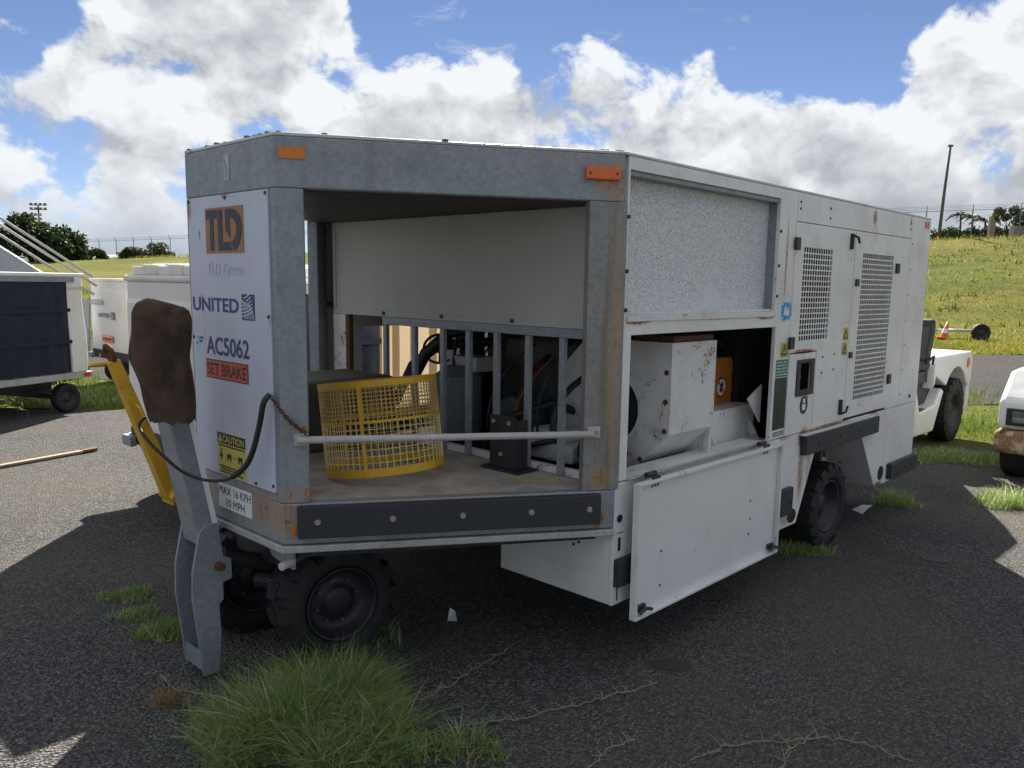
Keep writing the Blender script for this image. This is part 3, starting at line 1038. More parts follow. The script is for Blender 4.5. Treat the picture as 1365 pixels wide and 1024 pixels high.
def build_grass():
    # strip between lot and track, with ragged lot-side fringe
    n = 42000
    u = rng.uniform(9.2, 13.6, n)
    v = rng.uniform(-9, 9, n)
    edge = np.where(v > 4.5, 9.0, np.where(v > 2.5, 9.2, 9.7 - 0.1 * v)) + 0.35 * np.sin(v * 2.3) + rng.normal(0, 0.15, n)
    keep = (u > edge) & (rng.uniform(0, 1, n) < 0.55 + 0.45 * np.sin(u * 1.9 + 2 * np.sin(v * 1.3)))
    u, v = u[keep], v[keep]
    P = np.array([uv2xy(a, b) for a, b in zip(u, v)])
    o = blades('grass', P, 0.13 + 0.07 * np.sin(u * 3.1) * np.sin(v * 2.2), 0.012, 0.6, 'blade', seg=2)
    tag(o, 'green grass strip between lot and track', kind='stuff')
    # field beyond the track: dense low blades, sized for the distance
    n = 110000
    u = 22.3 + (rng.uniform(0, 1, n) ** 1.6) * 50
    v = rng.uniform(-0.62, 0.66, n) * u * 1.02
    P = []
    for a, b in zip(u, v):
        x, y = uv2xy(a, b)
        P.append((x, y, terrain(x, y) - 0.01))
    P = np.array(P)
    o = blades('grass', P, 0.12 + 0.05 * np.sin(u * 0.8 + np.sin(v * 0.5)) + 0.001 * u, 0.035, 0.8, 'field_blade', seg=1)
    tag(o, 'sunlit grass covering the field and bank', kind='stuff')
    # coarser weed clumps dotted over the slope
    cen, hs = [], []
    for k in range(420):
        a = 26 + 42 * rng.uniform() ** 0.9
        b = rng.uniform(-0.6, 0.66) * a
        m = int(rng.uniform(10, 34))
        ru, rv = rng.uniform(0.1, 0.35), rng.uniform(0.3, 1.3)
        for _ in range(m):
            x, y = uv2xy(a + rng.normal(0, ru), b + rng.normal(0, rv))
            cen.append((x, y, terrain(x, y) - 0.02))
            hs.append(rng.uniform(0.15, 0.42))
    o = blades('grass', np.array(cen), np.array(hs), 0.06, 0.6, 'weed_blade', seg=1)
    tag(o, 'darker coarse weeds dotted over the grassy bank', kind='stuff')
    # taller fringe along the crest by the fence
    n = 9000
    t_ = rng.uniform(-50, CLEN + 25, n)
    s_ = rng.normal(0.3, 0.8, n)
    P = []
    for a, b in zip(t_, s_):
        p = PL + cl * a + cn * b
        P.append((p.x, p.y, terrain(p.x, p.y)))
    o = blades('grass', np.array(P), 0.42, 0.07, 0.5, 'field_blade', seg=1)
    tag(o, 'long grass along the fence on the bank crest', kind='stuff')


build_grass()

# ------------------------------------------------------------------ the air conditioning cart
XC, YB, YA, XE, WD, H = 1.126, 0.759, 1.486, 4.934, 2.245, 2.222
CL = math.hypot(XC, YB)
END = Fr((0, YA, 0), (0, -1, 0), (-1, 0, 0))
CH = Fr((0, YB, 0), (XC, -YB, 0), (-YB, -XC, 0))
SIDE = Fr((0, 0, 0), (1, 0, 0), (0, -1, 0))
FAR = Fr((XE, WD, 0), (-1, 0, 0), (0, 1, 0))
REAR = Fr((XE, 0, 0), (0, 1, 0), (1, 0, 0))
eY = lambda y: YA - y                       # end-face coordinate from world y


def build_cart():
    A = empty('air_conditioning_cart', (2.5, 1.12, 0), 0, 'large white and galvanised towable air conditioning cart with its side hatch hanging open', 'ground equipment', world=True)
    front = [(XC, WD), (0, YA), (0, YB), (XC, 0)]
    # --- galvanised front frame
    mb = MB(); mb.ring(front, 0.05, 2.036, H); mb.build('top_band', 'galv', A, 0.006)
    mb = MB(); mb.ring(front, 0.05, 0.672, 0.838); mb.build('bottom_band', 'galv', A, 0.006)
    lip = MB(); lip.ring(front, 0.05, 0.640, 0.6685, out=0.012); lip.build('bottom_lip', 'galv_light', A, 0.004)
    chp = lambda s: tuple(CH.p(s, 0)[:2])
    fch = lambda s: tuple((CH.p(s, 0).x, WD - CH.p(s, 0).y))
    mb = MB(); mb.ring([(0, 0.80), (0, YB), chp(0.102)], 0.06, 0.8385, 2.0355); mb.build('corner_post', 'galv', A, 0.006)
    mb = MB(); mb.ring([chp(1.212), (XC, 0), (XC + 0.022, 0)], 0.06, 0.8385, 2.0355); mb.build('corner_post', 'galv_brown', A, 0.005)
    mb = MB(); mb.ring([fch(0.102), (0, YA), (0, YA - 0.022)], 0.06, 0.8385, 2.0355); mb.build('corner_post', 'galv', A, 0.005)
    mb = MB(); mb.ring([(XC + 0.022, WD), (XC, WD), fch(1.212)], 0.06, 0.8385, 2.0355); mb.build('corner_post', 'galv', A, 0.005)
    # end sill below the sign panel
    mb = MB(); END.box(mb, eY(1.4635), eY(0.8005), 0.8385, 0.868, -0.05, -0.001); mb.build('end_sill', 'galv', A)
    # bracket plate below the corner
    mb = MB(); END.poly(mb, [(eY(1.0), 0.6395), (eY(0.775), 0.6395), (eY(0.775), 0.555), (eY(0.93), 0.575)], -0.06, -0.045); mb.build('corner_gusset', 'galv', A, 0.002)
    # --- white sign panel with its writing
    mb = MB(); END.box(mb, eY(1.462), eY(0.802), 0.872, 2.034, -0.03, 0.006)
    pan = mb.build('end_panel', 'panel_blue', A, 0.003)
    lg = plate(END, eY(1.302), eY(0.986), 1.803, 1.985, 'tan', pan, 'logo_plate', 0.008)
    w0, w1, q0, q1 = eY(1.302), eY(0.986), 1.803, 1.985
    L = MB()
    X = lambda f: w0 + (w1 - w0) * f
    Z = lambda f: q0 + (q1 - q0) * f
    P = lambda pts: [(X(a), Z(b)) for a, b in pts]
    for poly in ([(0.03, 0.95), (0.32, 0.95), (0.32, 0.76), (0.23, 0.76), (0.23, 0.06), (0.13, 0.06), (0.13, 0.76), (0.03, 0.76)],
                 [(0.35, 0.95), (0.47, 0.95), (0.47, 0.24), (0.63, 0.24), (0.73, 0.06), (0.35, 0.06)]):
        END.poly(L, P(poly), 0.0085, 0.0095)
    outer = [(0.55, 0.95), (0.70, 0.95), (0.84, 0.90), (0.93, 0.78), (0.97, 0.60), (0.965, 0.42), (0.92, 0.26), (0.86, 0.14), (0.76, 0.05), (0.665, 0.24), (0.75, 0.28), (0.82, 0.38), (0.84, 0.55), (0.81, 0.68), (0.75, 0.75), (0.67, 0.77), (0.67, 0.34), (0.55, 0.52)]
    # the D: outer bow split in quads to stay well formed
    O = [(0.55, 0.95), (0.70, 0.95), (0.84, 0.90), (0.93, 0.78), (0.97, 0.60), (0.965, 0.42), (0.92, 0.26), (0.86, 0.14), (0.78, 0.05)]
    I = [(0.55, 0.76), (0.67, 0.77), (0.76, 0.73), (0.81, 0.66), (0.835, 0.56), (0.83, 0.42), (0.79, 0.33), (0.74, 0.27), (0.67, 0.23)]
    for i in range(len(O) - 1):
        END.poly(L, P([O[i], O[i + 1], I[i + 1], I[i]]), 0.0085, 0.0095)
    END.poly(L, P([(0.55, 0.76), (0.67, 0.77), (0.67, 0.31), (0.55, 0.50)]), 0.0085, 0.0095)
    L.build('lettering', 'logo_blue', lg)
    flat_text('TLD Green', END, eY(1.302), eY(1.00), 1.715, 1.765, 'paleblue', pan, d=0.0075)
    flat_text('UNITED', END, eY(1.445), eY(1.045), 1.565, 1.622, 'indigo', pan, d=0.0075, bold=0.02)
    emblem(END, eY(1.02), eY(0.918), 1.54, 1.642, pan, 0.0075)
    flat_text('AC5062', END, eY(1.335), eY(0.972), 1.385, 1.462, 'indigo', pan, d=0.0075, bold=0.018)
    rb = plate(END, eY(1.345), eY(0.985), 1.284, 1.364, 'ink', pan, 'brake_sign', 0.0075)
    plate(END, eY(1.341), eY(0.989), 1.288, 1.360, 'sticker_red', rb, 'sign_face', 0.0085)
    flat_text('SET BRAKE', END, eY(1.333), eY(0.998), 1.298, 1.350, 'ink', rb, d=0.0092, bold=0.012)
    # small worn label left of the number
    wl = plate(END, eY(1.432), eY(1.352), 1.40, 1.458, 'paleblue', pan, 'worn_label', 0.0072)
    mb = MB()
    for k in range(9):
        s_ = eY(1.43) + 0.076 * rnd.random(); z_ = 1.402 + 0.05 * rnd.random()
        END.box(mb, s_, s_ + 0.008, z_, z_ + 0.010, 0.0074, 0.0080)
    mb.build('worn_print', 'indigo', wl)
    # yellow caution sign
    cs = plate(END, eY(1.266), eY(1.028), 0.878, 1.057, 'sticker_yellow', pan, 'caution_sign', 0.0075)
    plate(END, eY(1.266), eY(1.028), 1.013, 1.0575, 'ink', cs, 'sign_header', 0.0085)
    flat_text('CAUTION', END, eY(1.218), eY(1.036), 1.020, 1.050, 'sticker_yellow', cs, d=0.0092, bold=0.02)
    mb = MB(); END.poly(mb, [(eY(1.258), 1.019), (eY(1.224), 1.019), (eY(1.241), 1.052)], 0.0088, 0.0094); mb.build('warning_triangle', 'sticker_yellow', cs)
    mb = MB()
    for (z_, a, b) in ((1.004, 0.02, 0.97), (0.914, 0.05, 0.95), (0.902, 0.1, 0.85), (0.890, 0.08, 0.9)):   # unreadable small print
        s_ = a
        while s_ < b:
            l_ = 0.03 + 0.05 * rnd.random()
            END.box(mb, eY(1.266 - 0.238 * s_), eY(1.266 - 0.238 * min(b, s_ + l_)), z_ - 0.0035, z_ + 0.0035, 0.0078, 0.0086)
            s_ += l_ + 0.02
    mb.build('small_print', 'ink', cs, stuff=True)
    cx, cz = eY(1.236), 0.962                                        # aeroplane and two tow vehicles
    mb = MB(); END.poly(mb, [(cx - 0.004, cz - 0.022), (cx + 0.004, cz - 0.022), (cx + 0.004, cz - 0.006), (cx + 0.022, cz - 0.006), (cx + 0.004, cz + 0.006), (cx + 0.004, cz + 0.026), (cx - 0.004, cz + 0.026), (cx - 0.004, cz + 0.006), (cx - 0.022, cz - 0.006), (cx - 0.004, cz - 0.006)], 0.0078, 0.0086); mb.build('aeroplane_pictogram', 'ink', cs)
    for c_ in (1.165, 1.072):
        x_ = eY(c_)
        mb = MB(); END.poly(mb, [(x_ - 0.018, 0.944), (x_ - 0.008, 0.944), (x_ - 0.008, 0.955), (x_ + 0.006, 0.955), (x_ + 0.006, 0.944), (x_ + 0.016, 0.944), (x_ + 0.016, 0.955), (x_ + 0.018, 0.972), (x_ - 0.020, 0.972), (x_ - 0.020, 0.955), (x_ - 0.018, 0.955)], 0.0078, 0.0086); mb.build('vehicle_pictogram', 'ink', cs)
    for k in range(3):
        mb = MB(); END.box(mb, eY(1.135 - 0.014 * k), eY(1.128 - 0.014 * k), 0.960, 0.9635, 0.0078, 0.0086); mb.build('dash_mark', 'ink', cs)
    for (y_, z_) in ((1.45, 2.02), (0.815, 2.02), (1.13, 2.02), (0.815, 1.56), (0.815, 0.90), (1.45, 1.45), (0.95, 0.887)):
        bolt(END, eY(y_), z_, 0.006, 0.008, pan, 'rust', 'screw', 0.004)
    mx = plate(END, eY(1.284), eY(0.999), 0.727, 0.835, 'sticker_white', A, 'speed_sign', 0.0025)
    flat_text('MAX 16 KPH', END, eY(1.276), eY(1.008), 0.788, 0.824, 'ink', mx, d=0.0035)
    flat_text('10 MPH', END, eY(1.215), eY(1.058), 0.738, 0.773, 'ink', mx, d=0.0035)
    emblem(END, eY(1.139), eY(1.097), 2.088, 2.182, A, 0.0025, 'paleblue', 'galv_light', 'worn_emblem')
    # --- reflectors and marker lamp on the chamfered face
    plate(CH, 0.018, 0.112, 2.142, 2.184, 'amber', A, 'amber_reflector', 0.004, 0.004)
    mb = MB(); CH.box(mb, 1.188, 1.330, 2.117, 2.167, 0.0, 0.022)
    lamp = mb.build('marker_lamp', 'orange_lens', A, 0.006)
    for s_ in (1.203, 1.316): bolt(CH, s_, 2.142, 0.022, 0.006, lamp, 'rust', 'screw', 0.003)
    plate(CH, 0.030, 0.048, 0.712, 0.748, 'amber', A, 'small_reflector', 0.004, 0.004)
    # --- rubber bumper with its bolts
    mb = MB(); CH.box(mb, 0.054, 1.287, 0.702, 0.830, 0.0005, 0.034)
    bp = mb.build('rubber_bumper', 'rubber', A, 0.004)
    for s_ in (0.13, 0.42, 0.70, 0.985, 1.235):
        bolt(CH, s_, 0.768, 0.034, 0.014, bp, 'bolt', 'bolt', 0.006)
    # --- white guard rail across the opening
    mb = MB(); mb.tube([CH.p(0.06, 1.095, 0.028), CH.p(1.245, 1.088, 0.028)], 0.0145, 12)
    rl = mb.build('guard_rail', 'rail', A, smooth=True)
    for s_ in (0.075, 1.252):
        mb = MB(); CH.box(mb, s_ - 0.028, s_ + 0.028, 1.068, 1.116, 0.0005, 0.010)
        f = mb.build('rail_foot', 'rail', rl, 0.002)
        bolt(CH, s_ + (-0.01 if s_ < 1 else 0.014), 1.092, 0.010, 0.008, f)
    # --- roof, bay ceiling, bay floor
    hexa = [(0, YA), (0, YB), (XC, 0), (XE, 0), (XE, WD), (XC, WD)]
    mb = MB(); mb.prism([(x, y, H + 0.0005) for x, y in hexa], (0, 0, 0.012)); mb.build('roof', 'roof', A, 0.003)
    ins = [(0.055, YA - 0.02), (0.055, YB + 0.02), (XC, 0.065), (XC + 0.0, WD - 0.065)]
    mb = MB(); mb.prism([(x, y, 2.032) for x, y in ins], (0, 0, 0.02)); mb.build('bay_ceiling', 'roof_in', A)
    mb = MB(); mb.prism([(x, y, 0.815) for x, y in [(0.062, YA - 0.02), (0.062, YB + 0.02), (XC, 0.068), (XC + 0.03, 0.068), (XC + 0.03, WD - 0.065), (XC, WD - 0.065)]], (0, 0, 0.025)); mb.build('bay_floor', 'floor', A)
    mb = MB(); mb.prism([(x, y, 0.60) for x, y in [(0.075, YA - 0.02), (0.075, YB + 0.02), (XC, 0.10), (XE - 0.1, 0.35), (XE - 0.1, WD - 0.35), (XC, WD - 0.10)]], (0, 0, 0.035)); mb.build('underfloor', 'blackmetal', A)
    # debris along the roof edge
    mb = MB()
    for k in range(46):
        f = rnd.random()
        q = CH.p(CL * f, H + 0.012, -0.01 - 0.03 * rnd.random()) if k % 2 else END.p(0.72 * f, H + 0.012, -0.02)
        r = rnd.uniform(0.003, 0.010)
        mb.box((q.x - r, q.y - r, q.z), (q.x + r, q.y + r, q.z + r * rnd.uniform(0.5, 1.3)))
    mb.build('roof_debris', 'engine', A, stuff=True)
    # --- white partition at the back of the bay, grille below
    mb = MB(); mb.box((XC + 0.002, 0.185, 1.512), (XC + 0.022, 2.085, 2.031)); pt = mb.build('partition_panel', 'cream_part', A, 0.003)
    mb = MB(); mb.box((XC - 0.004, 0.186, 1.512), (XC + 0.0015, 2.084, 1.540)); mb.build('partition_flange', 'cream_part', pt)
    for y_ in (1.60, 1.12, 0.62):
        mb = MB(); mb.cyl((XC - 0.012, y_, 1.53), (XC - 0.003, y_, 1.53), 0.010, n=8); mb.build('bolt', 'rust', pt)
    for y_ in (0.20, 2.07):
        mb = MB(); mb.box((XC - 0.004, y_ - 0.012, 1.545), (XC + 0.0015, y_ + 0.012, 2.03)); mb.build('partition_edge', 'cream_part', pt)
    g = MB(); g.box((XC, 0.10, 1.468), (XC + 0.03, 1.622, 1.511)); gh = g.build('grille_header', 'galv', A, 0.003)
    for y_ in (1.605, 1.357, 1.129, 0.936, 0.738, 0.531, 0.322):
        mb = MB(); mb.box((XC + 0.003, y_ - 0.015, 0.8405), (XC + 0.027, y_ + 0.015, 1.4675)); mb.build('grille_bar', 'galv', A, 0.002)
    mb = MB(); mb.box((XC + 0.03, 0.10, 0.8405), (XC + 0.07, 1.62, 0.872)); mb.build('grille_sill', 'white_rusty', A, 0.003)
    mb = MB(); mb.box((XC + 0.002, 1.975, 0.8405), (XC + 0.06, 2.098, 1.5115)); mb.build('white_post', 'white_rusty', A, 0.003)
    mb = MB(); mb.box((XC + 0.002, 1.935, 0.8405), (XC + 0.03, 1.967, 1.5115)); mb.build('post_edge', 'rust', A, 0.003)
    # --- near side: hatch surround, foil panel, rear module
    sf = MB()
    SIDE.holed(sf, XC + 0.0235, 2.700, 0.870, 2.2205, [(1.162, 2.500, 1.577, 2.168), (1.203, 2.522, 0.875, 1.494)], -0.022, 0.0)
    sf.build('side_frame', 'white', A, 0.003)
    mb = MB(); SIDE.box(mb, 1.165, 2.56, 1.572, 2.172, -0.095, -0.068); mb.build('foil_panel', 'foil', A)
    mb = MB(); SIDE.box(mb, 2.5005, 2.52, 1.578, 2.167, -0.0675, -0.0225); mb.build('recess_jamb', 'galv', A)
    mb = MB(); SIDE.box(mb, 1.163, 2.4995, 2.1465, 2.1675, -0.0675, -0.010); mb.build('recess_rail', 'galv', A, 0.003)
    mb = MB(); SIDE.box(mb, 1.165, 2.4995, 1.5505, 1.5765, 0.0005, 0.006); mb.build('rusty_sill', 'white_rusty', A, 0.002)
    mb = MB(); SIDE.box(mb, 1.162, 2.4995, 1.578, 1.590, -0.0675, -0.0225); mb.build('recess_ledge', 'white_rusty', A)
    for (x_, z_) in ((1.156, 1.98), (1.156, 1.76), (1.156, 1.60), (2.512, 2.0), (2.512, 1.82), (2.512, 1.66)):
        bolt(SIDE, x_, z_, 0.0, 0.010, A, 'rust', 'rust_bolt', 0.006)
    # skirt with the wheel arch
    sk = MB()
    SIDE.poly(sk, [(XC + 0.001, 0.318), (2.932, 0.318), (3.144, 0.735), (3.869, 0.735), (4.186, 0.318), (XE - 0.002, 0.318), (XE - 0.002, 0.864), (XC + 0.001, 0.864)], -0.022, -0.0005)
    sk.build('side_skirt', 'white_rusty' if False else 'white', A, 0.003)
    # arch returns: the turned-in edges of the wheel opening
    for (a, b) in (((2.932, 0.3195), (3.144, 0.735)), ((3.869, 0.735), (4.186, 0.3195))):
        mb = MB(); mb.prism([SIDE.p(a[0], a[1], -0.0225), SIDE.p(b[0], b[1], -0.0225), SIDE.p(b[0], b[1], -0.30), SIDE.p(a[0], a[1], -0.30)], (0.012 if a[0] > 3.5 else -0.012, 0, 0)); mb.build('arch_return', 'white_rusty', A)
    mb = MB(); SIDE.box(mb, 2.80, 4.30, 0.745, 0.755, -0.45, -0.023); mb.build('arch_top', 'blackmetal', A)
    mb = MB(); SIDE.box(mb, 2.70, 4.30, 0.33, 0.744, -0.47, -0.455); mb.build('arch_liner', 'blackmetal', A)
    mb = MB(); SIDE.box(mb, 3.80, 4.60, 0.345, 0.42, -0.42, -0.33); mb.build('chassis_rail', 'white_rusty', A, 0.004)
    # front lower box
    mb = MB(); END.box(mb, eY(0.681), eY(0.0235), 0.320, 0.6395, -XC - 0.02, -XC + 0.0); fb = mb.build('lower_front_panel', 'white', A, 0.003)
    for (y_, z_) in ((0.25, 0.585), (0.19, 0.565), (0.22, 0.548)):
        mb = MB(); mb.cyl((XC - 0.004, y_, z_), (XC - 0.0005, y_, z_), 0.007, n=8); mb.build('bolt_hole', 'black', fb)
    mb = MB(); mb.box((XC + 0.021, 0.66, 0.322), (2.9, 0.681, 0.6)); mb.build('lower_inner_panel', 'white', A)
    # header and tail of the rear module, panel seams left as real gaps
    mb = MB(); SIDE.box(mb, 2.704, 4.527, 2.067, 2.2205, -0.02, 0.0); mb.build('upper_panel', 'white', A, 0.002)
    mb = MB(); SIDE.box(mb, 4.275, 4.527, 0.868, 2.063, -0.02, 0.0); mb.build('rear_side_panel', 'white', A, 0.002)
    mb = MB(); SIDE.box(mb, 4.533, XE - 0.002, 0.868, 2.2205, -0.02, 0.0); mb.build('tail_panel', 'white', A, 0.003)
    vents = [(2.803, 3.190, 1.408, 1.930), (3.658, 4.198, 0.990, 1.930)]
    d1 = MB(); SIDE.holed(d1, 2.706, 3.519, 0.870, 2.062, [vents[0], (2.69, 3.056, 0.86, 1.342)], -0.014, 0.005)
    door = d1.build('louvred_door', 'white', A, 0.002)
    d2 = MB(); SIDE.holed(d2, 3.525, 4.270, 0.884, 2.062, [vents[1]], -0.014, 0.005)
    door2 = d2.build('louvred_door', 'white', A, 0.002)
    for v, dr, nx, nz in ((vents[0], door, 12, 17), (vents[1], door2, 17, 29)):
        mb = MB()
        s0, s1, z0, z1 = v
        for i in range(1, nx):
            x_ = s0 + (s1 - s0) * i / nx
            SIDE.box(mb, x_ - 0.0046, x_ + 0.0046, z0 - 0.002, z1 + 0.002, -0.0005, 0.0016)
        for j in range(1, nz):
            z_ = z0 + (z1 - z0) * j / nz
            SIDE.box(mb, s0 - 0.002, s1 + 0.002, z_ - 0.0040, z_ + 0.0040, -0.0010, 0.0022)
        mb.build('vent_mesh', 'white', dr, stuff=True)
    # things dimly seen through the louvres
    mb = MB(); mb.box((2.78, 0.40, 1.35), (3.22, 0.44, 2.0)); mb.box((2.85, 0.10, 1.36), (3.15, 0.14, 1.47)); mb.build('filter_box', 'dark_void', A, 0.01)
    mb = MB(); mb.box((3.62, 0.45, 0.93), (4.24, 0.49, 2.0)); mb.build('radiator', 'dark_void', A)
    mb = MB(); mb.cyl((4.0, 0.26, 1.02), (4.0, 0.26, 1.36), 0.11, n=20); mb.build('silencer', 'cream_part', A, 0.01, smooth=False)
    # small recessed control flap
    fl = MB(); SIDE.holed(fl, 2.704, 3.050, 0.870, 1.336, [(2.82, 3.005, 1.105, 1.295)], -0.014, 0.004)
    flap = fl.build('control_flap', 'white', A, 0.002)
    mb = MB(); SIDE.holed(mb, 2.800, 3.030, 1.088, 1.300, [(2.845, 2.985, 1.125, 1.278)], 0.0045, 0.012); mb.build('recess_frame', 'rubber', flap, 0.004)
    mb = MB(); SIDE.box(mb, 2.822, 3.003, 1.107, 1.293, -0.075, -0.07); mb.build('recess_back', 'black', flap)
    mb = MB(); mb.tube([SIDE.p(2.87, 1.20, -0.05), SIDE.p(2.885, 1.225, -0.02), SIDE.p(2.90, 1.20, -0.02), SIDE.p(2.89, 1.165, -0.02), SIDE.p(2.87, 1.155, -0.05)], 0.008, 8); mb.build('padlock', 'steel', flap, smooth=True)
    mb = MB(); mb.cyl(SIDE.p(2.925, 1.030, 0.003), SIDE.p(2.925, 1.030, 0.0055), 0.052, n=28); rs = mb.build('round_sticker', 'ink', flap)
    mb = MB(); mb.cyl(SIDE.p(2.925, 1.055, 0.005), SIDE.p(2.925, 1.055, 0.0063), 0.016, n=14)
    SIDE.poly(mb, [(2.905, 1.0), (2.945, 1.0), (2.950, 1.035), (2.90, 1.035)], 0.005, 0.0063); mb.build('sticker_symbol', 'white_ink', rs)
    mb = MB(); SIDE.box(mb, 3.0515, 3.0555, 0.872, 1.34, -0.03, -0.012); mb.build('flap_gap', 'galv', A)
    # hinges, handles and catches
    for (x_, z_, dr) in ((2.700, 1.945, door), (2.700, 1.40, door)):
        mb = MB(); SIDE.box(mb, x_ - 0.028, x_ + 0.028, z_ - 0.034, z_ + 0.034, 0.0055, 0.020); mb.build('hinge', 'black', dr, 0.004)
    for (x_, z_, dr) in ((4.272, 1.85, door2), (4.272, 1.085, door2)):
        mb = MB(); SIDE.box(mb, x_ - 0.028, x_ + 0.028, z_ - 0.034, z_ + 0.034, 0.0055, 0.020); mb.build('hinge', 'black', dr, 0.004)
    for z_, sg in ((1.99, 1), (0.965, -1)):
        mb = MB(); SIDE.box(mb, 3.432, 3.456, z_ - 0.045, z_ + 0.05, 0.0055, 0.024)
        mb.tube([SIDE.p(3.445, z_ + 0.04 * sg, 0.02), SIDE.p(3.48, z_ + 0.028 * sg, 0.036), SIDE.p(3.505, z_ - 0.005 * sg, 0.036)], 0.008, 8)
        mb.build('door_handle', 'black', door, 0.002)
    mb = MB(); SIDE.box(mb, 3.555, 3.605, 1.722, 1.768, 0.0055, 0.016); mb.build('catch', 'blackmetal', door2, 0.003)
    mb = MB(); SIDE.box(mb, 3.535, 3.580, 1.27, 1.31, 0.0055, 0.016); mb.build('catch', 'blackmetal', door2, 0.003)
    for (x_, z_) in ((2.735, 2.17), (2.735, 2.135), (3.13, 2.165), (3.13, 2.11), (4.50, 2.17), (4.50, 2.13)):
        bolt(SIDE, x_, z_, 0.0, 0.009, A, 'black', 'screw', 0.003)
    for (x_, z_) in ((3.14, 1.30), (3.14, 1.205), (3.31, 1.31), (3.31, 1.215)):
        bolt(SIDE, x_, z_, 0.005, 0.008, door, 'black', 'screw', 0.003)
    for k in range(7):
        bolt(SIDE, 4.560, 0.95 + 0.18 * k, 0.0, 0.006, A, 'black', 'rivet', 0.003)
    bolt(SIDE, 4.76, 0.92, 0.0, 0.013, A, 'black', 'screw', 0.008)
    # stickers
    def tri_sticker(x0, x1, z0, z1, d, par):
        e = plate(SIDE, x0, x1, z0, z1, 'sticker_yellow', par, 'warning_sticker', d)
        mb = MB()
        cx, w, h = (x0 + x1) / 2, (x1 - x0) * 0.42, (z1 - z0)
        pts = [(cx - w, z0 + 0.22 * h), (cx, z1 - 0.12 * h), (cx + w, z0 + 0.22 * h), (cx - w, z0 + 0.22 * h)]
        for i in range(3): strip2d(SIDE, mb, [pts[i], pts[i + 1]], (x1 - x0) * 0.09, d + 0.001)
        strip2d(SIDE, mb, [(cx - w * 0.25, z0 + 0.30 * h), (cx + w * 0.12, z0 + 0.66 * h)], (x1 - x0) * 0.12, d + 0.0012)
        strip2d(SIDE, mb, [(x0 + 0.006, z0 + 0.09 * h), (x1 - 0.006, z0 + 0.09 * h)], h * 0.05, d + 0.001)
        mb.build('sticker_symbol', 'ink', e)
    tri_sticker(2.592, 2.682, 1.325, 1.405, 0.0015, A)
    tri_sticker(3.424, 3.504, 1.388, 1.466, 0.0068, door)
    tri_sticker(3.420, 3.500, 1.294, 1.376, 0.0068, door)
    gs = plate(SIDE, 2.552, 2.692, 1.216, 1.312, 'sticker_green', A, 'green_sticker', 0.0015)
    mb = MB()
    for k in range(5):
        for j in range(6): SIDE.box(mb, 2.562 + 0.021 * j, 2.562 + 0.021 * j + 0.007 + 0.009 * rnd.random(), 1.226 + 0.017 * k, 1.233 + 0.017 * k, 0.0016, 0.0022)
    mb.build('sticker_print', 'white_ink', gs)
    mb = MB(); SIDE.box(mb, 2.548, 2.694, 0.922, 1.212, 0.0004, 0.0015); mb.build('dark_green_sheet', 'dkgreen', A)
    fs_ = plate(SIDE, 2.552, 2.690, 0.880, 0.915, 'sticker_white', A, 'fuel_sticker', 0.0015)
    plate(SIDE, 2.556, 2.686, 0.884, 0.911, 'sticker_green', fs_, 'sticker_face', 0.0022)
    flat_text('DIESEL', SIDE, 2.564, 2.678, 0.889, 0.906, 'white_ink', fs_, d=0.003)
    bs = plate(SIDE, 2.578, 2.690, 1.534, 1.626, 'sticker_blue', A, 'blue_sticker', 0.0015)
    mb = MB(); SIDE.poly(mb, [(2.60, 1.56), (2.615, 1.60), (2.63, 1.605), (2.64, 1.575), (2.66, 1.60), (2.67, 1.56), (2.65, 1.55), (2.63, 1.556)], 0.0016, 0.0024)
    for (a, b) in ((2.580, 1.536), (2.676, 1.536), (2.580, 1.612), (2.676, 1.612)): SIDE.box(mb, a, a + 0.012, b, b + 0.012, 0.0016, 0.0024)
    mb.build('sticker_symbol', 'white_ink', bs)
    plate(SIDE, 4.795, 4.885, 2.155, 2.203, 'red', A, 'red_reflector', 0.003, 0.003)
    # rubber side bumpers
    mb = MB(); SIDE.box(mb, 2.925, 4.078, 0.732, 0.848, 0.0005, 0.040); b1 = mb.build('rubber_bumper', 'rubber', A, 0.005)
    for x_ in (3.10, 3.42, 3.74, 3.99): bolt(SIDE, x_, 0.79, 0.040, 0.014, b1, 'black', 'bolt', 0.004)
    mb = MB(); SIDE.box(mb, 2.915, 4.086, 0.8485, 0.856, 0.0005, 0.032); mb.build('rust_line', 'white_rusty', b1)
    mb = MB(); SIDE.box(mb, 4.398, XE + 0.02, 0.342, 0.458, 0.0005, 0.038); b2 = mb.build('rubber_bumper', 'rubber', A, 0.005)
    for x_ in (4.52, 4.68, 4.84): bolt(SIDE, x_, 0.40, 0.038, 0.012, b2, 'black', 'bolt', 0.004)
    mb = MB(); SIDE.box(mb, 2.665, 2.812, 0.408, 0.566, 0.0005, 0.030); b3 = mb.build('rubber_pad', 'rubber', A, 0.005)
    bolt(SIDE, 2.775, 0.485, 0.030, 0.012, b3, 'black', 'bolt', 0.004)
    mb = MB(); SIDE.box(mb, XC + 0.006, XC + 0.135, 0.405, 0.53, 0.0005, 0.028); mb.build('corner_pad', 'rubber', A, 0.004)
    for (x_, z_, rx, rz) in ((2.868, 0.375, 0.055, 0.042), (4.285, 0.405, 0.055, 0.052), (1.165, 0.705, 0.020, 0.018)):
        mb = MB()
        SIDE.poly(mb, [(x_ + rx * math.cos(a), z_ + rz * math.sin(a)) for a in np.linspace(0, 2 * math.pi, 20, endpoint=False)], -0.0003, 0.0012)
        mb.build('drain_hole', 'dark_void', A)
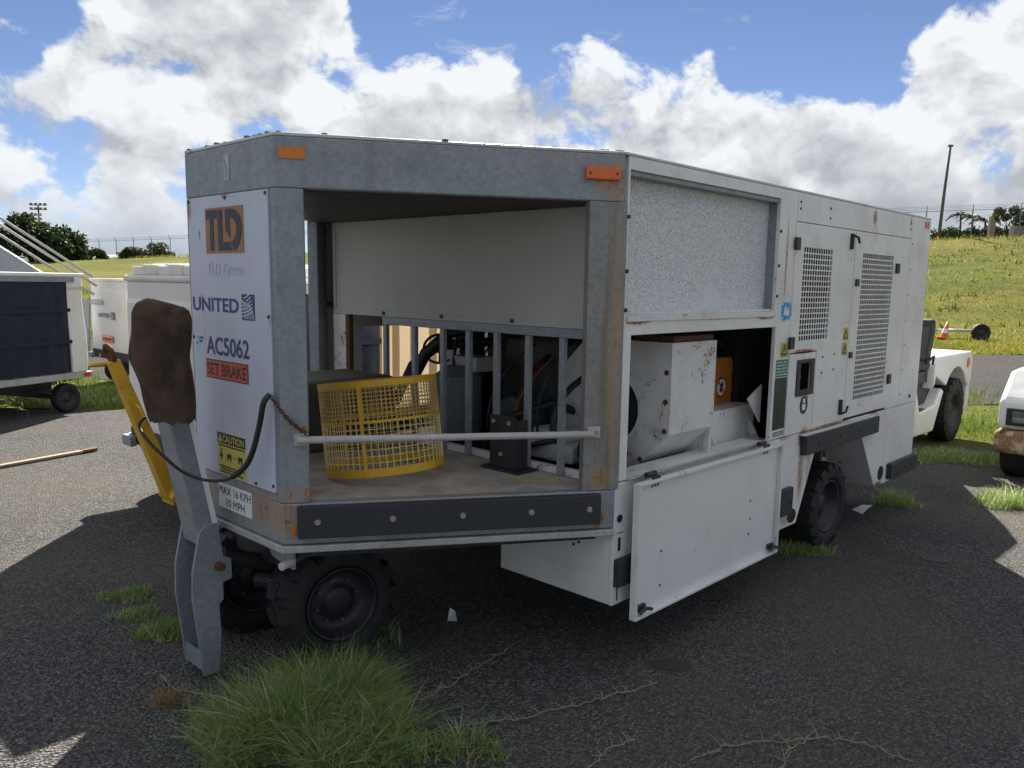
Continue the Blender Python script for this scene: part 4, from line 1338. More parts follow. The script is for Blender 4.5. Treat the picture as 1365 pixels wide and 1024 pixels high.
    mb = MB(); SIDE.box(mb, 1.158, 1.176, 0.56, 0.62, 0.0002, 0.001); SIDE.box(mb, 1.158, 1.166, 0.335, 0.50, 0.0002, 0.001); mb.build('slot', 'dark_void', A)
    mb = MB(); SIDE.box(mb, 1.150, 1.19, 0.640, 0.643, 0.0002, 0.001); mb.build('panel_seam', 'dark_void', A)
    # hatch sill shelf and the dropped hatch
    mb = MB(); SIDE.box(mb, 1.2035, 2.5215, 0.835, 0.866, -0.16, -0.0225); mb.build('hatch_sill', 'white', A, 0.004)
    mb = MB(); SIDE.box(mb, 1.204, 2.5215, 0.8665, 0.876, -0.005, 0.012); mb.build('sill_edge', 'galv_light', A, 0.003)
    x0, x1, z0, z1 = 1.186, 2.528, 0.255, 0.866
    mb = MB(); SIDE.box(mb, x0, x1, z0, z1, 0.052, 0.064)
    hat = mb.build('hatch_door', 'white_clean', A, 0.003)
    mb = MB()
    SIDE.box(mb, x0 - 0.0005, x0 + 0.012, z0, z1, 0.0645, 0.088); SIDE.box(mb, x1 - 0.020, x1 + 0.0005, z0, z1, 0.0645, 0.088)
    SIDE.box(mb, x0 + 0.0125, x1 - 0.0205, z0 - 0.0005, z0 + 0.012, 0.0645, 0.088); SIDE.box(mb, x0 + 0.0125, x1 - 0.0205, z1 - 0.012, z1 + 0.0005, 0.0645, 0.088)
    mb.build('hatch_rim', 'white', hat, 0.002)
    for x_ in (1.33, 2.36):
        mb = MB(); mb.cyl(SIDE.p(x_ - 0.035, 0.882, 0.040), SIDE.p(x_ + 0.035, 0.882, 0.040), 0.013, n=12); SIDE.box(mb, x_ - 0.03, x_ + 0.03, 0.845, 0.88, 0.066, 0.072); mb.build('hinge', 'blackmetal', hat)
        for k in range(3):
            bolt(SIDE, x_ - 0.022 + 0.022 * k, 0.835, 0.0645, 0.006, hat, 'black', 'screw', 0.003)
    for x_, sg in ((1.245, 1), (2.46, 1)):
        mb = MB(); SIDE.box(mb, x_ - 0.028, x_ + 0.028, 0.285, 0.315, 0.066, 0.080)
        mb.tube([SIDE.p(x_ - 0.03, 0.285, 0.085), SIDE.p(x_, 0.305, 0.10), SIDE.p(x_ + 0.045, 0.290, 0.10)], 0.009, 8); mb.build('latch', 'blackmetal', hat, 0.002)
    for (x_, z_) in ((1.40, 0.52), (1.40, 0.36), (2.22, 0.60), (2.22, 0.42), (2.23, 0.50)):
        bolt(SIDE, x_, z_, 0.0645, 0.007, hat, 'black', 'screw_hole', 0.002)
    # --- far side, rear, inner walls
    fw = MB(); FAR.holed(fw, 0.004, XE - XC - 0.0235, 0.318, 2.2205, [(XE - 2.52, XE - 1.42, 0.875, 1.42)], -0.02, 0.0); fw.build('far_wall', 'white', A)  # hatch opening kept small so less sun enters the bay
    mb = MB(); REAR.box(mb, 0.002, WD - 0.002, 0.318, 2.2205, -0.02, 0.012); mb.build('rear_wall', 'white', A, 0.01)
    mb = MB(); mb.box((3.30, 0.03, 0.64), (3.32, WD - 0.03, 2.21)); mb.build('bulkhead', 'engine', A)
    mb = MB(); mb.box((XC + 0.071, 0.10, 0.78), (3.29, WD - 0.06, 0.80)); mb.build('machine_floor', 'matt_floor', A)
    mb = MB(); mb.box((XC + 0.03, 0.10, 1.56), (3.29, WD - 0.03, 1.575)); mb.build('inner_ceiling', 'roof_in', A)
    # --- machinery seen through grille and hatch
    xo = 1.62
    oc = [(0.06, 1.440), (0.06, 1.005), (0.26, 0.805), (0.52, 0.805), (0.72, 1.0), (0.72, 1.29), (0.57, 1.44)]
    cy, cz, r = 0.41, 1.10, 0.17
    ring = []
    for i in range(28):
        a = 2 * math.pi * i / 28
        ring.append((cy + r * math.cos(a), cz + r * math.sin(a)))
    bm = bmesh.new()
    ov = [bm.verts.new((xo, y, z)) for y, z in oc]
    rv = [bm.verts.new((xo, y, z)) for y, z in ring]
    oe = [bm.edges.new((ov[i], ov[(i + 1) % len(ov)])) for i in range(len(ov))]
    re = [bm.edges.new((rv[i], rv[(i + 1) % len(rv)])) for i in range(len(rv))]
    bmesh.ops.triangle_fill(bm, edges=oe + re, use_beauty=True)
    me = bpy.data.meshes.new('blower_plate')
    bm.to_mesh(me); bm.free()
    blw = link('blower_housing', me, 'white_rusty', A)
    blw.modifiers.new('solid', 'SOLIDIFY').thickness = 0.006
    mb = MB()
    for i in range(len(oc)):
        (ya, za), (yb, zb) = oc[i], oc[(i + 1) % len(oc)]
        mb.add([(xo, ya, za), (xo + 0.385, ya, za), (xo + 0.385, yb, zb), (xo, yb, zb)], [(0, 1, 2, 3)])
    mb.build('housing_band', 'white_rusty', blw)
    mb = MB(); mb.prism([(xo + 0.386, y, z) for y, z in oc], (0.008, 0, 0)); mb.build('housing_back', 'white', blw)
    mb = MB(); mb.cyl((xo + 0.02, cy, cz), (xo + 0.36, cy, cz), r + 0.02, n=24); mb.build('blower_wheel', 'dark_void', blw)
    mb = MB(); mb.box((xo + 0.39, 0.075, 0.80), (xo + 0.405, 0.30, 1.0)); mb.box((xo + 0.38, 0.07, 0.80), (xo + 0.40, 0.10, 1.44)); mb.build('housing_foot', 'white_rusty', blw)
    for (y_, z_) in ((0.066, 1.30), (0.066, 1.16), (0.066, 1.02), (0.20, 0.865)):
        mb = MB(); mb.cyl((xo - 0.008, y_ + 0.02, z_), (xo, y_ + 0.02, z_), 0.014, n=8); mb.build('rust_bolt', 'rust', blw)
    mb = MB(); mb.box((2.06, 0.20, 0.801), (2.72, 0.52, 1.035)); wb = mb.build('white_battery_box', 'white', A, 0.004)
    for x_ in (2.20, 2.66):
        mb = MB(); mb.prism([(x_, 0.199, 0.84), (x_, 0.13, 0.84), (x_, 0.199, 0.96)], (0.012, 0, 0)); mb.build('gusset', 'white', wb)
    mb = MB(); mb.box((2.05, 0.12, 0.8005), (2.74, 0.198, 0.838)); mb.build('box_flange', 'white_rusty', wb, 0.003)
    mb = MB(); mb.box((2.48, 0.34, 1.036), (2.70, 0.50, 1.30)); ob = mb.build('orange_box', 'orange', A, 0.006)
    OB = Fr((2.48, 0.34, 0), (1, 0, 0), (0, -1, 0))
    mb = MB(); mb.cyl(OB.p(0.09, 1.13, 0.001), OB.p(0.09, 1.13, 0.003), 0.060, n=24); sg = mb.build('prohibition_sticker', 'sticker_white', ob)
    mb = MB()
    strip2d(OB, mb, [(0.09 + 0.055 * math.cos(a), 1.13 + 0.055 * math.sin(a)) for a in np.linspace(0, 2 * math.pi, 25)], 0.012, 0.0036)
    strip2d(OB, mb, [(0.052, 1.168), (0.128, 1.092)], 0.011, 0.0036); mb.build('prohibition_ring', 'red', sg)
    mb = MB(); OB.poly(mb, [(0.075, 1.10), (0.10, 1.105), (0.112, 1.15), (0.092, 1.16), (0.075, 1.135)], 0.003, 0.0034); mb.build('sticker_symbol', 'ink', sg)
    mb = MB(); mb.prism([SIDE.p(2.446, 1.098, -0.10), SIDE.p(2.60, 1.166, -0.10), SIDE.p(2.60, 0.951, -0.10)], (0, 0.008, 0)); mb.build('corner_plate', 'white', A)
    mb = MB(); mb.box((1.70, 0.55, 0.801), (2.9, 1.25, 1.42)); mb.build('engine_block', 'engine', A, 0.03)
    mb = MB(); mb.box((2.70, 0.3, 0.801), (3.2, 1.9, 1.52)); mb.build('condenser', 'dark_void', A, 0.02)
    mb = MB(); mb.cyl((1.55, 1.05, 0.95), (2.3, 1.05, 0.95), 0.14, n=24); mb.build('compressor_tank', 'engine_green', A, 0.02, smooth=False)
    mb = MB(); mb.cyl((1.40, 1.30, 0.86), (1.40, 1.30, 1.20), 0.13, n=24); mb.cyl((1.40, 1.30, 1.20), (1.40, 1.30, 1.25), 0.13, 0.07, n=24); mb.build('receiver_tank', 'engine_green', A)
    mb = MB(); mb.box((1.34, 0.42, 0.841), (1.62, 0.80, 0.93)); mb.box((1.38, 0.50, 0.93), (1.56, 0.72, 0.99)); mb.build('valve_block', 'rail', A, 0.015)
    mb = MB(); mb.cyl((1.30, 0.28, 0.93), (1.46, 0.28, 0.93), 0.085, 0.07, n=20); mb.build('duct_collar', 'black', A, 0.01)
    mb = MB(); mb.box((1.42, 1.18, 1.22), (1.56, 1.40, 1.30)); mb.build('tan_bracket', 'cream_part', A, 0.004)
    for pts, rr in (([(1.35, 1.66, 1.12), (1.42, 1.60, 1.30), (1.50, 1.48, 1.42), (1.62, 1.30, 1.46), (1.80, 1.05, 1.40)], 0.035),
                    ([(1.30, 1.74, 1.0), (1.40, 1.70, 1.22), (1.55, 1.62, 1.34), (1.75, 1.40, 1.36), (1.9, 1.1, 1.30)], 0.028),
                    ([(1.26, 0.95, 0.86), (1.34, 0.86, 1.02), (1.50, 0.70, 1.10), (1.7, 0.62, 1.02)], 0.022),
                    ([(1.24, 1.1, 0.90), (1.30, 0.9, 0.93), (1.30, 0.7, 0.90), (1.36, 0.5, 0.96)], 0.014)):
        mb = MB(); mb.tube(pts, rr, 10); mb.build('hose', 'black', A, smooth=True)
    pr_ = random.Random(21)
    for k in range(9):                                               # looping hoses and cables round the engine
        y_ = 0.55 + 0.12 * k
        p0 = V((1.36 + 0.05 * pr_.random(), y_, 0.84 + 0.1 * pr_.random()))
        p1 = V((1.50 + 0.2 * pr_.random(), y_ + pr_.uniform(-0.2, 0.2), 1.20 + 0.28 * pr_.random()))
        mid = (p0 + p1) / 2 + V((-0.10 - 0.08 * pr_.random(), pr_.uniform(-0.12, 0.12), 0.05))
        pts = [p0 * (1 - t_) ** 2 + mid * (2 * t_ * (1 - t_)) + p1 * t_ ** 2 for t_ in np.linspace(0, 1, 10)]
        mb = MB(); mb.tube(pts, pr_.choice((0.007, 0.010, 0.016)), 8); mb.build('hose', pr_.choice(('black', 'black', 'engine', 'copper', 'rubber')), A, smooth=True)
    for k in range(5):                                               # pipes in the side compartment
        z_ = 1.44 - 0.055 * k
        mb = MB(); mb.tube([(2.08, 0.50 - 0.03 * k, z_), (2.35, 0.48 - 0.03 * k, z_ + 0.01), (2.62, 0.40, z_ - 0.05 - 0.04 * k), (2.70, 0.34, z_ - 0.16 - 0.05 * k)], 0.012 - 0.001 * k, 8); mb.build('pipe', ('black', 'copper', 'engine', 'black', 'rubber')[k], A, smooth=True)
    mb = MB(); mb.box((1.24, 0.16, 1.475), (2.50, 0.20, 1.53)); mb.build('hatch_gutter', 'engine', A, 0.003)
    mb = MB(); mb.box((1.64, 0.07, 1.443), (2.0, 0.30, 1.470)); mb.build('housing_lid', 'rust', blw, 0.004)
    # steering wheel of an unbuilt tug, mounted here on an added column
    mb = MB()
    c = V((1.66, 1.76, 1.30)); a1 = V((0.69, -0.72, 0.0)); a2 = V((0.15, 0.12, 0.98))
    mb.tube([c + (a1 * math.cos(a) * 0.098 + a2 * math.sin(a) * 0.088) for a in np.linspace(0, 2 * math.pi, 25)], 0.008, 8, caps=False)
    hw = mb.build('tug_steering_wheel', 'black', A, smooth=True)
    mb = MB(); mb.tube([c - a1 * 0.09, c + a1 * 0.09], 0.006, 6); mb.tube([c, c - a2 * 0.085], 0.006, 6); mb.cyl(c, c + V((0.10, 0.10, -0.02)), 0.03, n=12); mb.build('spoke', 'black', hw)
    mb = MB(); mb.box((1.72, 1.55, 0.801), (2.0, 1.75, 1.24)); mb.box((1.74, 1.56, 1.241), (1.86, 1.68, 1.42)); mb.build('added_column', 'blackmetal', A, 0.02)
    # bay contents that are bolted down: black bracket, olive casing
    mb = MB()
    mb.box((1.00, 0.46, 0.8405), (1.14, 0.70, 0.852)); mb.box((1.02, 0.50, 0.852), (1.03, 0.66, 1.10)); mb.box((1.03, 0.50, 0.852), (1.11, 0.51, 1.08)); mb.box((1.03, 0.65, 0.852), (1.11, 0.66, 1.08))
    br = mb.build('black_bracket', 'blackmetal', A, 0.003)
    for (y_, z_) in ((0.53, 1.07), (0.63, 1.07), (0.58, 1.0), (0.58, 0.92)):
        mb = MB(); mb.cyl((1.010, y_, z_), (1.02, y_, z_), 0.010, n=8); mb.build('bolt', 'bolt', br)
    mb = MB(); mb.box((0.22, 1.48, 0.8405), (1.118, 1.96, 1.20)); mb.build('olive_casing', 'olive', A, 0.03)  # casing enlarged along the far side to block sun from the floor
    mb = MB(); mb.box((0.30, 1.474, 0.90), (0.90, 1.4795, 1.14)); mb.build('casing_cover', 'engine', A, 0.004)
    # --- tow bar folded up in front of the end
    for y_, t_ in ((1.165, 0.014), (1.325, 0.014)):
        mb = MB()
        pts = [(-0.155, 0.035), (-0.085, 0.035), (-0.070, 0.20), (-0.075, 0.335), (-0.055, 0.350), (-0.055, 0.425), (-0.015, 0.435), (-0.015, 0.52), (-0.050, 0.540), (-0.070, 0.69), (-0.120, 0.69), (-0.150, 0.665), (-0.185, 0.50), (-0.190, 0.38)]
        mb.prism([(x_, y_, z_) for x_, z_ in pts], (0, t_, 0))
        tp = mb.build('tow_bar_plate', 'galv', A, 0.003)
    mb = MB(); mb.box((-0.1575, 1.179, 0.06), (-0.150, 1.325, 0.14)); mb.build('tow_bar_web', 'galv', A)
    mb = MB(); mb.cyl((-0.075, 1.13, 0.505), (-0.075, 1.36, 0.505), 0.018, n=12); mb.build('pivot_pin', 'rust', A)
    # main channel, leaning outwards as it rises
    mb = MB()
    lo = [(-0.145, 1.18), (-0.062, 1.18), (-0.062, 1.325), (-0.145, 1.325)]
    hi = [(-0.285, 1.17), (-0.212, 1.17), (-0.212, 1.30), (-0.285, 1.30)]
    vs = [(x_, y_, 0.60) for x_, y_ in lo] + [(x_, y_, 1.35) for x_, y_ in hi]
    mb.add(vs, BOXF)
    ch = mb.build('tow_bar', 'galv', A, 0.006)
    mb = MB()
    mb.obox((-0.083, 1.1772, 0.66), (0.022, 0, 0), (-0.112, -0.0115, 0.58), (0, -0.002, 0)); mb.build('white_stripe', 'sticker_white', ch)
    mb = MB()
    mb.cyl((-0.02, 1.245, 0.52), (0.22, 1.245, 0.42), 0.035, n=12); mb.build('tow_bar_link', 'blackmetal', A)
    # --- running gear
    n1 = V((-0.16, -0.987, 0)).normalized()
    c1 = V((0.395, 1.03, 0.272)); c2 = c1 + V((-0.105, 0.56, 0))
    wheel(A, c1, n1, 0.275, 0.24, lug=14, rimr=0.60)
    wheel(A, c2, n1, 0.275, 0.24, lug=14, rimr=0.60)
    mb = MB(); mb.cyl(c1 - n1 * 0.12, c2 + n1 * 0.12, 0.045, n=14); mb.box((0.28, 1.18, 0.30), (0.46, 1.36, 0.60)); mb.build('steering_axle', 'blackmetal', A)
    mb = MB(); mb.box((0.15, 1.05, 0.46), (0.75, 1.45, 0.60)); mb.build('turntable', 'blackmetal', A, 0.01)
    for y_ in (0.175, 2.07):
        wheel(A, (3.56, y_, 0.288), (0, -1 if y_ < 1 else 1, 0), 0.288, 0.25, lug=16, rimr=0.60)
    mb = MB(); mb.cyl((3.56, 0.2, 0.288), (3.56, 2.05, 0.288), 0.05, n=14); mb.build('rear_axle', 'blackmetal', A)
    # grip lever and a few hoses under the front corner
    mb = MB(); mb.tube([(0.03, 0.78, 0.585), (0.10, 0.80, 0.59), (0.30, 0.86, 0.60)], [0.016, 0.012, 0.012], 10); mb.build('lever', 'rust', A, smooth=True)
    mb = MB(); mb.cyl((-0.01, 0.769, 0.5835), (0.055, 0.787, 0.587), 0.017, n=12); mb.build('lever_grip', 'rail', A, 0.003)
    return A


CART = build_cart()

# ------------------------------------------------------------------ things on and in the cart
def build_cover():
    """limp brown canvas bag pulled over the tow bar eye"""
    n, m = 40, 26
    vs, fs = [], []
    c0 = V((-0.246, 1.131, 0))
    u = RGT
    f = FWD
    prof = [(1.145, -0.005, 0.104, 0.058), (1.20, -0.010, 0.112, 0.066), (1.30, -0.030, 0.128, 0.076), (1.40, -0.042, 0.142, 0.084), (1.50, -0.040, 0.146, 0.080), (1.555, -0.034, 0.140, 0.070), (1.590, -0.026, 0.120, 0.055), (1.606, -0.02, 0.085, 0.03)]
    zs = [p[0] for p in prof]
    from mathutils import noise as mn
    for j in range(m):
        z = zs[0] + (zs[-1] - zs[0]) * (1 - (1 - j / (m - 1)) ** 1.35)
        off = np.interp(z, zs, [p[1] for p in prof])
        rx = 0.74 * np.interp(z, zs, [p[2] for p in prof])
        ry = np.interp(z, zs, [p[3] for p in prof])
        for i in range(n):
            a = 2 * math.pi * i / n
            sx = math.copysign(abs(math.cos(a)) ** 0.7, math.cos(a))
            sy = math.copysign(abs(math.sin(a)) ** 0.8, math.sin(a))
            q = c0 + u * (off + sx * rx) + f * (sy * ry)
            nz = mn.noise(V((q.x * 14, q.y * 14, z * 6))) * 0.016 + mn.noise(V((q.x * 30, q.y * 30, z * 9))) * 0.009 + 0.006 * math.sin(9 * z + 3 * a)
            q += (u * sx + f * sy) * nz
            zz = z + (mn.noise(V((i * 0.5, 0, 0))) * 0.02 if j == 0 else 0) - 0.016 * sx * (z > 1.5)
            vs.append((q.x, q.y, zz))
    for j in range(m - 1):
        for i in range(n):
            fs.append((j * n + i, j * n + (i + 1) % n, (j + 1) * n + (i + 1) % n, (j + 1) * n + i))
    fs.append(tuple(range((m - 1) * n, m * n)))
    mb = MB(); mb.add(vs, fs)
    o = mb.build('canvas_bag', 'cover', None, smooth=True)
    tag(o, 'stained brown canvas bag pulled over the top of the grey tow bar', 'bag')


build_cover()


def build_strap():
    pts = [V(p) for p in ((-0.02, 0.800, 1.265), (-0.045, 0.802, 1.235), (-0.05, 0.828, 1.15), (-0.06, 0.862, 1.05), (-0.075, 0.905, 0.975), (-0.11, 0.985, 0.915), (-0.16, 1.07, 0.905), (-0.225, 1.125, 0.94), (-0.285, 1.145, 1.005), (-0.325, 1.20, 1.07), (-0.330, 1.26, 1.12), (-0.30, 1.27, 1.15))]
    fine = []
    for i in range(len(pts) - 1):
        p0, p1, p2, p3 = pts[max(i - 1, 0)], pts[i], pts[i + 1], pts[min(i + 2, len(pts) - 1)]
        for k in range(6):
            t = k / 6
            fine.append(0.5 * ((2 * p1) + (p2 - p0) * t + (2 * p0 - 5 * p1 + 4 * p2 - p3) * t * t + (3 * p1 - p0 - 3 * p2 + p3) * t ** 3))
    fine.append(pts[-1])
    k = len(fine)
    mb = MB(); mb.tube(fine, [0.0115 if i < k * 0.42 else 0.0062 for i in range(k)], 8)
    o = mb.build('strap', 'black', None, smooth=True)
    tag(o, 'black strap looping from the corner post to the folded grey tow bar', 'strap')
    # rusty chain from the post to the guard rail
    a, b = V((-0.02, 0.795, 1.262)), CH.p(0.10, 1.118, 0.03)
    mb = MB()
    N = 15
    for i in range(N):
        f = (i + 0.5) / N
        p = a.lerp(b, f) + CH.n * 0.006 + V((0, 0, -0.02 * math.sin(math.pi * f)))
        d = (b - a).normalized()
        s = d.cross(V((0, 0, 1))).normalized() if i % 2 else d.cross(CH.n).normalized()
        mb.tube([p + d * (0.012 * math.cos(g)) + s * (0.0065 * math.sin(g)) for g in np.linspace(0, 2 * math.pi, 11)], 0.0025, 5, caps=False)
    o = mb.build('chain', 'rust', None, smooth=True)
    tag(o, 'short rusty chain hooked from the front post to the white guard rail', 'chain')


build_strap()


def build_drum():
    """yellow wire guard ring lying loose and tilted in the bay"""
    r, h = 0.260, 0.405
    root = empty('fan_guard', (0.60, 0.975, 0.862), 0, 'round yellow wire mesh guard standing tilted in the open bay', 'fan guard')
    up = (V((0, 0, 1)) - RGT * 0.105 + FWD * 0.085).normalized()
    root.rotation_euler = up.to_track_quat('Z', 'Y').to_euler()
    root.location = V((0.590, 0.885, 0.866))
    for nm, z0, z1 in (('top_band', h - 0.026, h), ('bottom_band', 0.0, 0.036), ('middle_band', h * 0.56, h * 0.56 + 0.012)):
        mb = MB(); mb.lathe((0, 0, 0), (0, 0, 1), [(z0, r), (z0, r + 0.003), (z1, r + 0.003), (z1, r), (z0, r)], 64); mb.build(nm, 'yellow', root)
    mb = MB()
    for i in range(56):
        a = 2 * math.pi * i / 56
        mb.tube([(r * math.cos(a), r * math.sin(a), 0.02), (r * math.cos(a), r * math.sin(a), h * 0.57)], 0.0019, 4, caps=False)
    for k in range(1, 7):
        z = 0.03 + k * 0.0285
        mb.lathe((0, 0, 0), (0, 0, 1), [(z - 0.0018, r + 0.0005), (z, r + 0.003), (z + 0.0018, r + 0.0005)], 56)
    mb.build('coarse_wire', 'yellow_wire', root, stuff=True)
    mb = MB()
    for i in range(84):
        a = 2 * math.pi * i / 84
        mb.tube([(r * math.cos(a), r * math.sin(a), h * 0.565), (r * math.cos(a), r * math.sin(a), h - 0.02)], 0.0021, 4, caps=False)
    for k in range(1, 9):
        z = h * 0.575 + k * 0.0178
        mb.lathe((0, 0, 0), (0, 0, 1), [(z - 0.002, r + 0.0005), (z, r + 0.003), (z + 0.002, r + 0.0005)], 56)
    mb.build('fine_wire', 'dull_wire', root, stuff=True)
    ca = math.atan2(-FWD.y, -FWD.x) + 0.85
    for a in (ca, ca + 2.1, ca + 4.2):
        p = V((math.cos(a), math.sin(a), 0)) * (r + 0.004)
        t = V((-math.sin(a), math.cos(a), 0)) * 0.008
        mb = MB(); mb.obox(p - t, t * 2, V((0, 0, h)), V((math.cos(a), math.sin(a), 0)) * 0.003); mb.build('upright_strap', 'yellow', root)
    # grey sheet liner visible through the coarse mesh
    return root


build_drum()

# ------------------------------------------------------------------ baggage carts
def baggage_cart(loc, rz, L, Wd, Ht, label, near_curtains, far_curtains, lid=True, writing=None, tow=None, et=0.17, group='white baggage carts parked beyond the big cart'):
    """local: x along the cart from the towing end (x=0), y across, near side at -Wd/2"""
    A = empty('baggage_cart', loc, rz, label, 'baggage cart', group)
    w = Wd / 2
    db = 0.50                                     # deck height
    mb = MB(); mb.box((0.0, -w + 0.02, db - 0.08), (L, w - 0.02, db)); mb.build('deck', 'galv_light', A, 0.006)
    mb = MB(); mb.box((-0.02, -w - 0.005, db - 0.075), (L + 0.02, -w + 0.019, db - 0.002)); mb.box((-0.02, w - 0.019, db - 0.075), (L + 0.02, w + 0.005, db - 0.002)); mb.build('side_rail', 'galv_light', A, 0.004)
    mb = MB(); mb.box((0.2, -0.35, db - 0.22), (L - 0.2, 0.35, db - 0.082)); mb.build('chassis', 'blackmetal', A, 0.01)
    # moulded end walls: stepped profile, bulging sides
    top = Ht - (0.13 if lid else 0.05)
    for e, x0, x1 in ((0, 0.0, et), (1, L - et, L)):
        mb = MB()
        secs = [(db + 0.002, 0.000, 0.012), (db + 0.10, 0.0, 0.0), (db + 0.45, 0.012, -0.012), (top - 0.36, 0.055, -0.02), (top - 0.16, 0.06, -0.02), (top - 0.125, 0.03, 0.0), (top, 0.03, 0.0)]
        vs, fs = [], []
        for (z, ins, ex) in secs:
            o_, i_ = (x0 + ex, x1) if e == 0 else (x1 - ex, x0)
            for (x_, y_) in ((o_, -w + ins + 0.05), (o_ + (0.05 if e == 0 else -0.05), -w + ins), (i_, -w + ins + 0.02), (i_, w - ins - 0.02), (o_ + (0.05 if e == 0 else -0.05), w - ins), (o_, w - ins - 0.05)):
                vs.append((x_, y_, z))
        for j in range(len(secs) - 1):
            for i in range(6):
                a, b = j * 6 + i, j * 6 + (i + 1) % 6
                q = (a, b, b + 6, a + 6)
                fs.append(tuple(reversed(q)) if e == 0 else q)
        fs += [tuple(range(6)), tuple(reversed(range(len(vs) - 6, len(vs))))]
        mb.add(vs, fs)
        ew = mb.build('end_wall', 'plastic' if e == 0 or et > 0.2 else 'plastic_thin', A, 0.012)
        bmx = bmesh.new(); bmx.from_mesh(ew.data); bmesh.ops.recalc_face_normals(bmx, faces=bmx.faces); bmx.to_mesh(ew.data); bmx.free()
        # raised ribs on the inner face
        for k in range(6):
            y_ = -w + 0.2 + k * (Wd - 0.4) / 5
            xi = x1 if e == 0 else x0
            mb = MB(); mb.box((xi - 0.004, y_ - 0.05, db + 0.05), (xi + 0.016 * (1 if e == 0 else -1), y_ + 0.05, top - 0.22)); mb.build('rib', 'plastic_thin' if e else 'plastic', ew, 0.004)
        xo = -0.001 if e == 0 else L
        mb = MB(); mb.box((xo - 0.014, -w + 0.05, db - 0.075), (xo + 0.013, w - 0.05, db + 0.055)); mb.build('black_strip', 'rubber', ew, 0.003)
    # roof
    mb = MB(); mb.box((-0.012, -w + 0.035, top + 0.001), (L + 0.012, w - 0.035, top + 0.048)); rf = mb.build('roof', 'plastic', A, 0.018)
    if lid:
        vs = []
        mb = MB()
        for k, (a, b, z0, z1) in enumerate(((0.05, 0.05, top + 0.0485, top + 0.115), (0.12, 0.25, top + 0.1155, top + 0.135))):
            mb.box((a, -w + b, z0), (L - a, w - b, z1))
        mb.build('lid', 'plastic', rf, 0.02)
        for k in range(3):
            y_ = -0.5 + 0.42 * k
            mb = MB(); mb.box((0.02, y_, top + 0.0485), (0.11, y_ + 0.2, top + 0.125)); mb.build('lid_rib', 'plastic', rf, 0.012)
    # curtains: pleated sheets hung from a rail
    for side, spans in ((-1, near_curtains), (1, far_curtains)):
        mb = MB(); mb.box((0.172, side * (w - 0.03) - 0.015, top - 0.06), (L - 0.172, side * (w - 0.03) + 0.015, top)); mb.build('curtain_rail', 'galv', A)
        for (a, b) in spans:
            n = max(4, int((b - a) / 0.022))
            vs, fs = [], []
            for j in range(9):
                z = top - 0.06 - (top - 0.06 - db - 0.012) * j / 8
                for i in range(n + 1):
                    x_ = a + (b - a) * i / n
                    vs.append((x_, side * (w - 0.035) + 0.013 * math.sin(i * 0.75 + 0.2 * j) * (0.4 + 0.6 * j / 8) + 0.012 * math.sin(i * 0.23 + 0.5 * math.sin(j * 0.6)), z))
            for j in range(8):
                for i in range(n):
                    q = j * (n + 1) + i
                    fs.append((q, q + 1, q + n + 2, q + n + 1))
            mb = MB(); mb.add(vs, fs); cu = mb.build('curtain', 'curtain', A, smooth=True)
            for zz in (0.33, 0.66):
                z = db + (top - db) * zz
                mb = MB(); mb.box((a, side * (w - 0.012) - 0.004, z - 0.022), (b, side * (w - 0.012) + 0.004, z + 0.022)); mb.build('curtain_strap', 'curtain', cu)
    # lights, reflectors
    for x_ in (0.06, L - 0.06):
        mb = MB(); mb.box((x_ - 0.07, -w - 0.009, db - 0.062), (x_ + 0.03, -w - 0.0055, db - 0.014)); mb.build('red_reflector', 'red', A)
    mb = MB(); mb.box((-0.026, w - 0.42, db - 0.065), (-0.0205, w - 0.34, db - 0.005)); mb.build('orange_reflector', 'orange_lens', A)
    mb = MB(); mb.box((-0.07, w - 0.17, db - 0.085), (-0.021, w - 0.01, db - 0.005)); mb.build('corner_bumper', 'galv', A, 0.006)
    # wheels
    for x_ in (0.32, L - 0.32):
        for y_ in (-w + 0.11, w - 0.11):
            wheel(A, (x_, y_, 0.185), (0, math.copysign(1, y_), 0), 0.185, 0.12, nbolt=5)
        mb = MB(); mb.cyl((x_, -w + 0.12, 0.185), (x_, w - 0.12, 0.185), 0.03, n=10); mb.build('axle', 'blackmetal', A)
        mb = MB(); mb.box((x_ - 0.16, -0.3, 0.20), (x_ + 0.16, 0.3, db - 0.222)); mb.build('axle_mount', 'blackmetal', A)
    F = Fr((-0.018, w, 0), (0, -1, 0), (-1, 0, 0))
    if writing:
        flat_text('BC02215A', F, 0.17, 0.69, 1.265, 1.345, 'indigo', A, d=0.018)
        flat_text('UNITED', F, 0.40, 0.92, 1.075, 1.140, 'indigo', A, d=0.018, bold=0.02)
        emblem(F, 0.96, 1.08, 1.05, 1.165, A, 0.018)
        e = plate(F, 0.55, 0.98, 0.70, 0.80, 'orange_lens', A, 'orange_label', 0.022)
        mb = MB()
        for k in range(4): F.box(mb, 0.60 + 0.085 * k, 0.66 + 0.085 * k, 0.735, 0.765, 0.0225, 0.0232)
        mb.build('label_print', 'ink', e)
